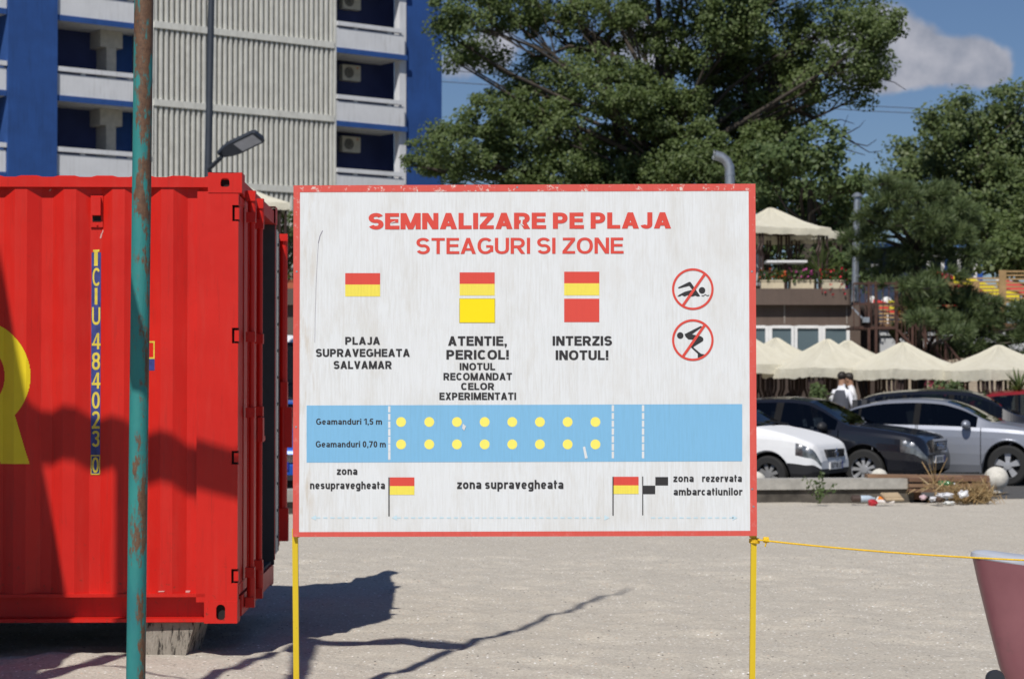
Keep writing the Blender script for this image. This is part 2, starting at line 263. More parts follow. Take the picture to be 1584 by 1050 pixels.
# ------------------------------------------------------------------ stroke lettering (plain grotesque capitals and small letters)
class Groups(list):
    def __init__(s): s.g = []; s.cur = 0
    def append(s, p): list.append(s, p); s.g.append(s.cur); s.cur += 1
    def more(s, p): list.append(s, p); s.g.append(s.cur)
def glyph(ch, w):
    """list of polygons (cap height 1) and the glyph's width"""
    h = w / 2; P = Groups(); T = 1 - h; B = h
    def stroke(pts, closed=False, ww=None):
        hw = (ww or w) / 2; n = len(pts); L = []; Rr = []
        for i in range(n):
            p = np.array(pts[i], float)
            a = np.array(pts[i - 1] if (i > 0 or closed) else pts[i], float); b = np.array(pts[(i + 1) % n] if (i < n - 1 or closed) else pts[i], float)
            d1 = p - a; d2 = b - p
            d1 = d1 / (np.linalg.norm(d1) or 1); d2 = d2 / (np.linalg.norm(d2) or 1)
            t = d1 + d2; t = t / (np.linalg.norm(t) or 1); nn = np.array([-t[1], t[0]])
            ref = d2 if np.linalg.norm(d1) < .5 else d1; c = abs(np.dot(nn, np.array([-ref[1], ref[0]]))); k = hw / max(c, .5)
            L.append(p + nn * k); Rr.append(p - nn * k)
        for i in range(n if closed else n - 1):
            j = (i + 1) % n; P.more([L[i], Rr[i], Rr[j], L[j]])
        P.cur += 1
    def diag(x0, y0, x1, y1, ww=None):
        k = (ww or w) * math.hypot(x1 - x0, y1 - y0) / abs(y1 - y0) / 2; P.append([(x0 - k, y0), (x0 + k, y0), (x1 + k, y1), (x1 - k, y1)]); return k
    def ell(cx, cy, rx, ry, a0, a1, n=18, e=2.25):
        out = []
        for i in range(n + 1):
            a = R(a0 + (a1 - a0) * i / n); c, s_ = math.cos(a), math.sin(a)
            out.append((cx + rx * math.copysign(abs(c) ** (2 / e), c), cy + ry * math.copysign(abs(s_) ** (2 / e), s_)))
        return out
    V = lambda x, y0=0, y1=1: stroke([(x, y0), (x, y1)])
    H = lambda y, x0, x1, ww=None: stroke([(x0, y), (x1, y)], ww=ww)
    X = .735; XT = X - h
    if ch == ' ': return None, .22
    if ch == 'E': W_ = .62; V(h); H(T, w, W_); H(.52, w, W_ * .95); H(B, w, W_ + .02)
    elif ch == 'F': W_ = .60; V(h); H(T, w, W_); H(.5, w, W_ * .92)
    elif ch == 'L': W_ = .58; V(h); H(B, w, W_)
    elif ch == 'I': W_ = w; V(h)
    elif ch == 'T': W_ = .66; V(W_ / 2, 0, 1 - w); H(T, 0, W_)
    elif ch == 'H': W_ = .72; V(h); V(W_ - h); H(.52, w, W_ - w)
    elif ch == 'N': W_ = .72; V(h); V(W_ - h); P.append([(0, 1), (w * 1.2, 1), (W_, 0), (W_ - w * 1.2, 0)])
    elif ch == 'M': W_ = .86 + w * .15; V(h); V(W_ - h); m = W_ / 2; P.append([(0, 1), (w * 1.15, 1), (m + w * .5, 0), (m - w * .5, 0)]); P.append([(W_, 1), (W_ - w * 1.15, 1), (m - w * .5, 0), (m + w * .5, 0)])
    elif ch == 'A': W_ = .74 + w * .1; m = W_ / 2; k = w * .56; P.append([(0, 0), (2 * k, 0), (m + k * .95, 1), (m - k * .95, 1)]); P.append([(W_ - 2 * k, 0), (W_, 0), (m + k * .95, 1), (m - k * .95, 1)]); H(.28, W_ * .24, W_ * .76, w * .9)
    elif ch == 'V': W_ = .72; m = W_ / 2; k = w * .56; P.append([(0, 1), (2 * k, 1), (m + k * .95, 0), (m - k * .95, 0)]); P.append([(W_ - 2 * k, 1), (W_, 1), (m + k * .95, 0), (m - k * .95, 0)])
    elif ch == 'X': W_ = .70; diag(w * .62, 0, W_ - w * .62, 1); diag(W_ - w * .62, 0, w * .62, 1)
    elif ch == 'Z': W_ = .63; H(T, .02, W_); H(B, 0, W_); k = w * .62; P.append([(0, w), (2 * k, w), (W_, 1 - w), (W_ - 2 * k, 1 - w)])
    elif ch == 'O': W_ = .80; stroke(ell(W_ / 2, .5, W_ / 2 - h, T - .5 + .01, 0, 360, 32)[:-1], True)
    elif ch == 'C': W_ = .73; stroke(ell(W_ / 2 + .01, .5, W_ / 2 - h, T - .5 + .01, 42, 318, 26))
    elif ch == 'G': W_ = .78; stroke(ell(W_ / 2, .5, W_ / 2 - h, T - .5 + .01, 42, 325, 26)); V(W_ - h, .12, .52); H(.47, W_ * .55, W_ - h, w * .9)
    elif ch == 'D': W_ = .73; V(h); stroke([(w, T), (W_ * .45, T)] + ell(W_ * .45, .5, W_ * .55 - h, T - .5, 80, -80, 16) + [(W_ * .45, B), (w, B)])
    elif ch in 'PRB':
        W_ = .67 if ch == 'P' else .72; V(h); lo = .44; cy = (T + lo) / 2; stroke([(w, T), (W_ * .5, T)] + ell(W_ * .5, cy, W_ * .47 - h, T - cy, 80, -80, 14) + [(W_ * .5, lo), (w, lo)])
        if ch == 'R': k = w * .6; P.append([(W_ * .36, lo), (W_ * .36 + 2 * k, lo), (W_, 0), (W_ - 2.1 * k, 0)])
    elif ch == 'U': W_ = .70; stroke([(h, 1), (h, .36)] + ell(W_ / 2, .34, W_ / 2 - h, .34 - h + .01, 180, 360, 18) + [(W_ - h, .36), (W_ - h, 1)])
    elif ch == 'J': W_ = .53; stroke([(W_ - h, 1), (W_ - h, .32)] + ell(W_ / 2, .28, W_ / 2 - h, .28 - h + .01, 0, -165, 16))
    elif ch == 'S': W_ = .67; m = W_ / 2; stroke(ell(m, (T + .51) / 2, m - h * 1.05, (T - .51) / 2 + .01, 22, 262, 20, 2.1)[:-1] + [(m, .51)] + ell(m, (B + .51) / 2, m - h, (.51 - B) / 2 + .01, 82, -158, 20, 2.1))
    elif ch == '!': W_ = w; V(h, .28, 1); V(h, 0, w * .95)
    elif ch == ',': W_ = w; V(h, 0, w); P.append([(w * .45, 0), (w, 0), (w * .55, -w * .9), (w * .1, -w * .9)])
    elif ch == '.': W_ = w; V(h, 0, w)
    elif ch == '0': W_ = .56; stroke(ell(W_ / 2, .5, W_ / 2 - h, T - .5, 0, 360, 28)[:-1], True)
    elif ch == '1': W_ = .42; V(W_ - h); P.append([(0, .84), (0, .68), (W_ - w, .84), (W_ - w, 1)])
    elif ch == '2': W_ = .56; stroke(ell(W_ / 2, .70, W_ / 2 - h, T - .70, 165, -25, 16) + [(W_ * .2, h * 1.2)]); H(B, 0, W_)
    elif ch == '3': W_ = .56; stroke(ell(W_ / 2 - .01, (T + .53) / 2, W_ / 2 - h * 1.1, (T - .53) / 2, 160, -80, 14) + ell(W_ / 2 - .01, (B + .53) / 2, W_ / 2 - h, (.53 - B) / 2, 80, -160, 14))
    elif ch == '4': W_ = .60; V(W_ * .72); H(.29, 0, W_); P.append([(0, .24), (w * .9, .24), (W_ * .72, 1), (W_ * .72 - w * .5, 1)])
    elif ch == '5': W_ = .56; H(T, .1, W_ - .03); stroke([(.12, 1 - w), (.085, .52)]); stroke(ell(W_ / 2 - .01, .33, W_ / 2 - h, .33 - h, 140, -160, 20))
    elif ch == '7': W_ = .56; H(T, 0, W_); diag(W_ * .32, 0, W_ - w * .6, 1 - w)
    elif ch == '8': W_ = .56; stroke(ell(W_ / 2, (T + .53) / 2, W_ / 2 - h * 1.15, (T - .53) / 2, 0, 360, 20)[:-1], True); stroke(ell(W_ / 2, (B + .53) / 2, W_ / 2 - h, (.53 - B) / 2, 0, 360, 20)[:-1], True)
    elif ch == '9': W_ = .56; stroke(ell(W_ / 2, .66, W_ / 2 - h, T - .66, 0, 360, 20)[:-1], True); stroke(ell(W_ / 2, .5, W_ / 2 - h, T - .5, 10, -150, 14))
    elif ch == 'o': W_ = .60; stroke(ell(W_ / 2, X / 2, W_ / 2 - h, X / 2 - h + .005, 0, 360, 26)[:-1], True)
    elif ch == 'c': W_ = .55; stroke(ell(W_ / 2, X / 2, W_ / 2 - h, X / 2 - h, 45, 315, 20))
    elif ch == 'e': W_ = .57; stroke(ell(W_ / 2, X / 2, W_ / 2 - h, X / 2 - h + .005, 0, 318, 24)); H(X * .49, w, W_ - h, w * .75)
    elif ch in 'dbpqg':
        W_ = .60; stroke(ell(W_ / 2 + (.0 if ch in 'bp' else 0), X / 2, W_ / 2 - h, X / 2 - h + .005, 0, 360, 24)[:-1], True)
        if ch == 'd': V(W_ - h)
        if ch == 'b': V(h)
        if ch == 'p': V(h, -.27, X)
        if ch == 'g': stroke([(W_ - h, X), (W_ - h, -.06)] + ell(W_ / 2, -.08, W_ / 2 - h, .19 - h, 0, -160, 12))
    elif ch in 'nhr':
        W_ = .57 if ch != 'r' else .39; V(h, 0, 1 if ch == 'h' else X)
        if ch == 'r': stroke(ell(W_ * .98, X * .60, W_ * .98 - h, XT - X * .60, 170, 82, 8))
        else: stroke(ell(W_ / 2, X * .58, W_ / 2 - h, XT - X * .58, 180, 0, 14) + [(W_ - h, 0)])
    elif ch == 'm':
        W_ = .90; V(h, 0, X); a = (W_ - w) / 4
        for c0 in (h + a, h + 3 * a): stroke(ell(c0, X * .58, a, XT - X * .58, 180, 0, 12) + [(c0 + a, 0)])
    elif ch == 'u': W_ = .57; V(W_ - h, 0, X); stroke([(h, X)] + ell(W_ / 2, X * .42, W_ / 2 - h, X * .42 - h, 180, 360, 14))
    elif ch == 'i': W_ = w; V(h, 0, X); V(h, 1 - w * .9, 1)
    elif ch == 'l': W_ = w; V(h)
    elif ch == 't': W_ = .36; stroke([(W_ * .42, .95), (W_ * .42, .22)] + ell(W_ * .42 + .1, .2, .1, .2 - h, 180, 275, 8)); H(X - h * .9, 0, W_, w * .85)
    elif ch == 'a':
        W_ = .56; stroke([(W_ - h, 0), (W_ - h, X * .66)] + ell(W_ / 2, X * .66, W_ / 2 - h, XT - X * .66, 0, 160, 12)); stroke(ell(W_ / 2 - .005, X * .30, W_ / 2 - h, X * .30 - h, 0, 360, 20)[:-1], True, w * .92)
    elif ch == 's': W_ = .53; m = W_ / 2; c1 = (XT + X * .51) / 2; c2 = (B + X * .51) / 2; stroke(ell(m, c1, m - h, XT - c1, 25, 262, 14)[:-1] + [(m, X * .51)] + ell(m, c2, m - h, c2 - B, 82, -155, 14), ww=w * .92)
    elif ch == 'v': W_ = .57; m = W_ / 2; k = w * .56; P.append([(0, X), (2 * k, X), (m + k, 0), (m - k, 0)]); P.append([(W_ - 2 * k, X), (W_, X), (m + k, 0), (m - k, 0)])
    elif ch == 'z': W_ = .51; H(XT, .02, W_); H(B, 0, W_); k = w * .6; P.append([(0, w), (2 * k, w), (W_, X - w), (W_ - 2 * k, X - w)])
    else: W_ = .5
    return P, W_
def text_polys(txt, w, gap=.11):
    out = []; x = 0
    for i, ch in enumerate(txt):
        P, W_ = glyph(ch, w); out += [([(p[0] + x, p[1]) for p in poly], P.g[j]) for j, poly in enumerate(P)] if P else []; x += W_ + (gap if ch != ' ' and i < len(txt) - 1 else 0)
        if ch == ' ': x += gap * .5
    return out, x
def put_text(mb, txt, w, mapf, x0, x1, gap=.11, mi=None):
    """mapf(x, y, k): x from x0 to x1, y in cap heights, k counts the polygon (kept a hair apart)"""
    P, L = text_polys(txt, w, gap)
    for poly, k in P:
        vs = [mapf(x0 + (p[0] / L) * (x1 - x0), p[1], k) for p in poly]
        a = sum((poly[i][0] * poly[(i + 1) % len(poly)][1] - poly[(i + 1) % len(poly)][0] * poly[i][1]) for i in range(len(poly)))
        mb.add(vs if a > 0 else vs[::-1], [tuple(range(len(vs)))], mi)
# ------------------------------------------------------------------ beach notice board
def sign_mats():
    out = {}
    def weather(name, base, stain=.35):
        m, nt, b = newmat(name); tc = N(nt, 'ShaderNodeTexCoord').outputs['Object']
        st = noise(nt, 14, 5, .65, tc, (9, 1, .55)); fi = noise(nt, 40, 3, .6, tc, (7, 1, .3)); bl = noise(nt, 2.2, 4, .6, tc)
        c = mixc(nt, mixc(nt, 1.0, ramp(nt, st, [(.43, (0, 0, 0)), (.72, (stain,) * 3)]), ramp(nt, bl, [(.3, (.2,) * 3), (.75, (1, 1, 1))]), 'MULTIPLY'), base, tuple(x * y for x, y in zip(base, (.66, .62, .54))))
        c = mixc(nt, ramp(nt, fi, [(.55, (0, 0, 0)), (.8, (stain * .8,) * 3)]), c, tuple(x * .72 for x in base))
        nt.links.new(c, b.inputs['Base Color']); b.inputs['Roughness'].default_value = .55; b.inputs['Specular IOR Level'].default_value = .3
        return m, nt, b, c, tc
    m, nt, b, c, tc = weather('board_white', (.73, .755, .77), .55)
    sp = N(nt, 'ShaderNodeSeparateXYZ'); nt.links.new(tc, sp.inputs[0])      # ochre water stain near the left edge
    mr = N(nt, 'ShaderNodeMapRange', interpolation_type='SMOOTHSTEP'); nt.links.new(sp.outputs['X'], mr.inputs[0]); mr.inputs[1].default_value = -.80; mr.inputs[2].default_value = -.90
    c = mixc(nt, ramp(nt, noise(nt, 3.2, 6, .68, tc, (2.2, 1, .8)), [(.48, (0, 0, 0)), (.75, (.55,) * 3)]), c, (.56, .53, .47))
    stn = ramp(nt, noise(nt, 6, 4, .6, tc, (5, 1, .8)), [(.5, (0, 0, 0)), (.72, (.7,) * 3)])
    nt.links.new(mixc(nt, mixc(nt, 1.0, stn, mr.outputs[0], 'MULTIPLY'), c, (.46, .34, .19)), b.inputs['Base Color'])
    m2, nt, b, c, tc = weather('board_red', (.66, .10, .08), .4)
    wv = ramp(nt, noise(nt, 26, 6, .75, tc, (1, 1, 1)), [(.56, (0, 0, 0)), (.64, (1, 1, 1))])
    sp = N(nt, 'ShaderNodeSeparateXYZ'); nt.links.new(tc, sp.inputs[0]); mr = N(nt, 'ShaderNodeMapRange'); nt.links.new(sp.outputs['Z'], mr.inputs[0]); mr.inputs[1].default_value = 2.10; mr.inputs[2].default_value = 2.36; mr.inputs[3].default_value = .10
    nt.links.new(mixc(nt, mixc(nt, 1.0, wv, mr.outputs[0], 'MULTIPLY'), c, (.72, .62, .56)), b.inputs['Base Color'])
    weather('print_red', (.68, .075, .055), .25); weather('print_black', (.035, .034, .036), .0); weather('print_yellow', (.85, .72, .10), .4)
    weather('print_bright_yellow', (.92, .72, .005), .1); weather('print_blue', (.21, .475, .72), .35); weather('print_pale_blue', (.55, .72, .80), .2); weather('print_pale_yellow', (.95, .82, .16), .2)
    m, nt, b = newmat('post_yellow')
    n = noise(nt, 30, 5, .7); nt.links.new(ramp(nt, n, [(.62, (.66, .47, .012)), (.70, (.16, .07, .02))]), b.inputs['Base Color']); b.inputs['Roughness'].default_value = .5
sign_mats()
def sign_board():
    Y = 8.4; base = at(812, 828, Y); base.z = 0.02
    root = thing('notice_board', 'white beach notice board framed in red, headed SEMNALIZARE PE PLAJA, on two yellow posts', 'sign', base)
    def sp(px, py, off): return at(px, py, Y) + Vector((0, -off, 0))
    p = MB(); q = [sp(454, 287, 0), sp(1168.5, 284.5, 0), sp(1171, 828.5, 0), sp(453, 830, 0)]
    p.prism(q, (0, .020, 0), (0, 0, 0))
    panel = p.build('panel', [MATS['board_white']], root, world=True, recalc=True)
    fr = MB(); o = [sp(454, 287, .0012), sp(1168.5, 284.5, .0012), sp(1171, 828.5, .0012), sp(453, 830, .0012)]; i = [sp(464, 297.5, .0012), sp(1158, 295.5, .0012), sp(1160.5, 820.5, .0012), sp(462.5, 822.5, .0012)]
    for k in range(4): fr.add([o[k], o[(k + 1) % 4], i[(k + 1) % 4], i[k]], [(3, 2, 1, 0)])
    for k in range(4): fr.add([o[k], o[(k + 1) % 4], o[(k + 1) % 4] + Vector((0, .0205, 0)), o[k] + Vector((0, .0205, 0))], [(0, 1, 2, 3)])
    fr.build('border', MATS['board_red'], root, world=True)
    def word(txt, x0, x1, yt, yb, w, mat, gap=.11, tilt=0):
        mb = MB(); mp = lambda x, y, k: sp(x, yb + (yt - yb) * y + tilt * (x - x0) / (x1 - x0), .0013 + .00012 * k)
        put_text(mb, txt, w, mp, x0, x1, gap); mb.build('lettering', MATS[mat], panel, world=True)
    K = 'print_black'
    word('SEMNALIZARE PE PLAJA', 570, 1038, 330, 355, .225, 'print_red', .065, -1.5)
    word('STEAGURI SI ZONE', 644, 964, 368.3, 393, .165, 'print_red', .08, -.7)
    for t, x0, x1, y0, y1 in [('PLAJA', 534, 588, 521, 533), ('SUPRAVEGHEATA', 488.5, 634, 539.5, 551.7), ('SALVAMAR', 516, 606, 558.2, 570.4), ('ATENTIE,', 693, 784, 520, 534.6), ('PERICOL!', 690.5, 787, 541.2, 555.8),
                              ('INOTUL', 711, 766, 561.3, 572.3), ('RECOMANDAT', 686, 792, 576.6, 587.8), ('CELOR', 713, 764.5, 592, 602.8), ('EXPERIMENTATI', 679.7, 798.3, 607, 618.3), ('INTERZIS', 854.8, 946.7, 519.8, 534.4), ('INOTUL!', 859.5, 941, 541.8, 556.6)]:
        word(t, x0, x1, y0, y1, .212, K, .09)
    tl = -1.0
    word('Geamanduri 1,5 m', 489, 591, 647.2, 656.6, .19, K, .11); word('Geamanduri 0,70 m', 488.5, 596.8, 682, 691.6, .19, K, .11)
    word('zona', 521, 552.8, 722.3, 734, .20, K); word('nesupravegheata', 479.6, 595.5, 744, 756, .20, K); word('zona supravegheata', 707, 871.5, 741.8, 755.8, .20, K)
    word('zona', 1041.5, 1073, 733.6, 745, .20, K); word('rezervata', 1086, 1147.5, 733.6, 745, .20, K); word('ambarcatiunilor', 1041.8, 1148, 754.2, 765.6, .20, K)
    def rect(name, x0, x1, y0, y1, mat, off=.0010, mb=None):
        m_ = mb or MB(); m_.add([sp(x0, y1, off), sp(x1, y1, off), sp(x1, y0, off), sp(x0, y0, off)], [(0, 1, 2, 3)])
        if mb is None: return m_.build(name, MATS[mat] if isinstance(mat, str) else mat, panel, world=True)
    def flag(x0, x1, y0, ym, y1, pole=None):
        m_ = MB(); m_.k = 0; rect('', x0, x1, y0, ym, '', mb=m_); m_.k = 1; rect('', x0, x1, ym, y1, '', mb=m_)
        if pole: m_.k = 2; rect('', pole - .9, pole + .9, y0, y0 + 60, '', .0015, mb=m_)
        m_.build('flag_emblem', [MATS['print_red'], MATS['print_yellow'], MATS[K]], panel, world=True)
    flag(534, 588, 422.5, 440.2, 458.4); flag(711, 765.2, 421.4, 439.2, 457); flag(872.7, 927, 420.3, 438.3, 456.8)
    m_ = MB(); rect('', 710.3, 766, 461.4, 499.6, '', .0009, m_); m_.k = 1; rect('', 711.3, 765, 462.4, 498.6, '', .0014, m_); m_.build('flag_emblem', [M('print_olive', (.46, .40, .10)), MATS['print_bright_yellow']], panel, world=True)
    rect('flag_emblem', 872.7, 927, 462, 498.2, 'print_red')
    flag(603, 641, 738, 751.4, 765, 601.7); flag(949, 987.8, 737, 750.4, 763.7, 948.2)
    m_ = MB(); rect('', 993.4, 995, 736.6, 796.5, '', mb=m_); rect('', 994.8, 1013.4, 750.7, 763.7, '', .0013, m_); rect('', 1013.7, 1033.4, 737.4, 750.4, '', mb=m_); m_.build('flag_emblem', MATS[K], panel, world=True)
    b = MB(); b.add([sp(474.3, 715, .0009), sp(1148, 713, .0009), sp(1148, 624.8, .0009), sp(474.3, 627, .0009)], [(0, 1, 2, 3)]); band = b.build('water_band', MATS['print_blue'], panel, world=True)
    for x in (602.2, 948, 994.7):
        m_ = MB(); y0 = 628 if x < 700 else 626.5
        for k in range(8):
            if x > 700 and k == 7: continue
            st = 12.1; rect('', x - 1.8, x + 1.8, y0 + k * st * (1 if x > 700 else .985) * .985, min(y0 + k * st + 9.4, 711), '', .0014, m_)
        m_.build('dashed_line', MATS['board_white'], panel, world=True)
    for y in (652.4, 687):
        for x in (620.4, 664, 706.8, 749.7, 792.4, 835.2, 878, 921):
            m_ = MB(); m_.add([sp(x + 7.6 * math.cos(a), y - 7.6 * math.sin(a), .0014) for a in [2 * math.pi * k / 28 for k in range(28)]], [tuple(range(28))]); m_.build('buoy_dot', MATS['print_pale_yellow'], panel, world=True)
    for x0, x1, l, r in ((481, 588, 1, 0), (606, 943, 1, 1), (999, 1141, 0, 1)):
        m_ = MB(); x = x0 + 8
        while x < x1 - 10: rect('', x, x + 6.5, 799.4, 801.4, '', .0010, m_); x += 11
        if l: m_.add([sp(x0, 800.4, .001), sp(x0 + 8, 804.4, .001), sp(x0 + 8, 796.4, .001)], [(0, 1, 2)])
        if r: m_.add([sp(x1, 800.4, .001), sp(x1 - 8, 796.4, .001), sp(x1 - 8, 804.4, .001)], [(0, 1, 2)])
        m_.build('dashed_arrow', MATS['print_pale_blue'], panel, world=True)
    sw = [(155, 262), (152, 252), (258, 199), (270, 197), (280, 206), (370, 338), (345, 342), (322, 333), (298, 341), (275, 341), (246, 329), (216, 342), (190, 329), (168, 341), (145, 342), (160, 326), (215, 296), (262, 283), (293, 276), (262, 237), (165, 261)]
    dv = [(216, 712), (378, 630), (388, 641), (288, 714), (375, 732), (398, 748), (402, 768), (394, 782), (312, 832), (302, 842), (378, 905), (414, 911), (408, 921), (346, 946), (346, 905), (279, 842), (318, 768), (255, 764), (226, 738)]
    for nm, poly, hd, cy in (('no_swimming_symbol', sw, (388, 281), 269), ('no_diving_symbol', dv, (173, 725), 770)):
        Z = lambda x, y, off: sp(1025 + x / 6.37, 405 + y / 6.37, off); m_ = MB()
        m_.add([Z(x, y, .0011) for x, y in poly], [tuple(range(len(poly)))[::-1]]); m_.add([Z(hd[0] + 32 * math.cos(a), hd[1] - 32 * math.sin(a), .0013) for a in [2 * math.pi * k / 24 for k in range(24)]], [tuple(range(24))])
        if poly is sw:
            wv = [(384, 333), (400, 338), (420, 322), (438, 334), (458, 330)]
            for (a0, b0), (a1, b1) in zip(wv[:-1], wv[1:]): m_.add([Z(a0, b0 + 4, .0012), Z(a1, b1 + 4, .0012), Z(a1, b1 - 4, .0012), Z(a0, b0 - 4, .0012)], [(0, 1, 2, 3)])
        m_.k = 1; n = 56
        ring = [Z(297 + r * math.cos(2 * math.pi * k / n), cy - r * math.sin(2 * math.pi * k / n), .0016) for r in (205, 183) for k in range(n)]
        m_.add(ring, [(k, (k + 1) % n, n + (k + 1) % n, n + k) for k in range(n)])
        dx, dy = 11, 7; m_.add([Z(412 - dx, cy - 144 - dy, .0019), Z(200 - dx, cy + 161 - dy, .0019), Z(200 + dx, cy + 161 + dy, .0019), Z(412 + dx, cy - 144 + dy, .0019)], [(0, 1, 2, 3)])
        m_.build(nm, [MATS[K], MATS['print_red']], panel, world=True)
    # chipped paint and a pen scratch
    for pts in ([(605, 344.4), (611.5, 342), (611.5, 343), (605.5, 345.4)], [(806, 340), (809, 337), (808, 346), (811, 350), (805, 347)], [(901.5, 691), (905, 690), (909, 708), (905, 709)], [(716, 655), (721, 659), (718, 666), (715, 662)]):
        m_ = MB(); m_.add([sp(x, y, .0026) for x, y in pts], [tuple(range(len(pts)))[::-1]]); m_.build('chipped_paint', MATS['board_white'], panel, world=True)
    m_ = MB(); sc_ = [(499, 357), (495, 365), (492.5, 376), (491, 400), (489, 440), (487.5, 490), (487, 530)]
    for k, ((a, b_), (c, d)) in enumerate(zip(sc_[:-1], sc_[1:])): h_ = .55 if k < 2 else .22; m_.add([sp(a - h_, b_, .0009), sp(c - h_, d, .0009), sp(c + h_, d, .0009), sp(a + h_, b_, .0009)], [(0, 1, 2, 3)])
    m_.build('scratch', M('scratch_ink', (.20, .18, .24)), panel, world=True)
    for x0, x1, xb0, xb1 in ((451, 459.5, 453.5, 461), (1163.2, 1171.5, 1161, 1169)):
        m_ = MB(); a = at((x0 + x1) / 2, 826, Y); b_ = at((xb0 + xb1) / 2, 1052, Y); d = (b_ - a).normalized(); foot = a + d * ((a.z + .35) / -d.z); top = a - d * .02; q0 = at((x0 + x1) / 2 + (3 if x0 < 800 else -3), 828, Y) + Vector((0, .033, -.01)); q1 = q0 + Vector((0, 0, 1.3))
        w = .022; m_.bar(top + Vector((0, .033, 0)), foot + Vector((0, .033, 0)), w, .024); m_.bar(q0, q1, .018, .022); m_.build('post', MATS['post_yellow'], root, world=True)
    for px, py in ((1163.5, 756), (1165.5, 783), (459, 420), (458, 660), (800, 290), (1163, 420)): q = sp(px, py, .0025); m_ = MB(); m_.lathe([(.004, .0), (.004, .002), (.0025, .003)], q, axis='Y', n=10); m_.build('screw_head', galv, root, world=True)
    # rope tied to the right post
    Ym = Y + .0; rp = MB(); k0 = at(1167, 834, Y + .02); pts = []
    e = at(1640, 868, Y - .4)
    for i in range(26):
        t = i / 25; q = k0.lerp(e, t); q.z -= .012 * 4 * t * (1 - t); pts.append(q)
    rp.tube(pts, .0036, 7)
    for a in range(3): rp.tube([at(1167, 834 + a * 2.2, Y + .033) + Vector((.019 * math.cos(u), .019 * math.sin(u), .002 * math.sin(2 * u))) for u in [2 * math.pi * i / 12 for i in range(13)]], .0036, 6)
    for a in range(4): rp.tube([at(1182 + a * 2, 834.5, Y + .015) + Vector((0, .008 * math.cos(u), .009 * math.sin(u))) for u in [2 * math.pi * i / 10 for i in range(11)]], .0038, 6)
    rp.tube([at(1184, 836, Y + .015), at(1185, 840, Y + .01), at(1183.5, 845, Y + .012)], .003, 6)
    tag(rp.build('rope', M('yellow_rope', (.80, .50, .012), .7, var=.25, scale=180, bmp=.5), smooth=60), 'yellow rope knotted to the right yellow post of the notice board and stretched away', 'rope')
sign_board()
# ------------------------------------------------------------------ red shipping container
def red_mat():
    m, nt, b = newmat('container_red'); tc = N(nt, 'ShaderNodeTexCoord').outputs['Object']
    a = noise(nt, 1.3, 4, .6, tc); f = noise(nt, 5, 5, .65, tc, (4, 4, .5)); s = noise(nt, 24, 5, .75, tc)
    c = ramp(nt, a, [(.3, (.54, .010, .005)), (.7, (.64, .016, .008))])
    c = mixc(nt, ramp(nt, f, [(.5, (0, 0, 0)), (.85, (.35,) * 3)]), c, (.56, .055, .040)); c = mixc(nt, ramp(nt, s, [(.72, (0, 0, 0)), (.76, (.8,) * 3)]), c, (.42, .022, .014))
    dr_ = noise(nt, 7, 5, .7, tc, (5, 5, .35)); c = mixc(nt, ramp(nt, dr_, [(.56, (0, 0, 0)), (.80, (.55,) * 3)]), c, (.26, .016, .010))
    sp = N(nt, 'ShaderNodeSeparateXYZ'); nt.links.new(tc, sp.inputs[0]); lo = N(nt, 'ShaderNodeMapRange'); nt.links.new(sp.outputs['Z'], lo.inputs[0]); lo.inputs[1].default_value = .55; lo.inputs[2].default_value = .0; lo.inputs[3].default_value = .12; lo.inputs[4].default_value = .9
    c = mixc(nt, mixc(nt, 1.0, ramp(nt, noise(nt, 30, 6, .75, tc), [(.60, (0, 0, 0)), (.66, (1, 1, 1))]), lo.outputs[0], 'MULTIPLY'), c, (.12, .035, .018))
    nt.links.new(c, b.inputs['Base Color']); b.inputs['Roughness'].default_value = .45; b.inputs['Specular IOR Level'].default_value = .4
    bump(nt, b, noise(nt, 2.2, 3, .5, tc), .22, .04)
red_mat(); RED = MATS['container_red']
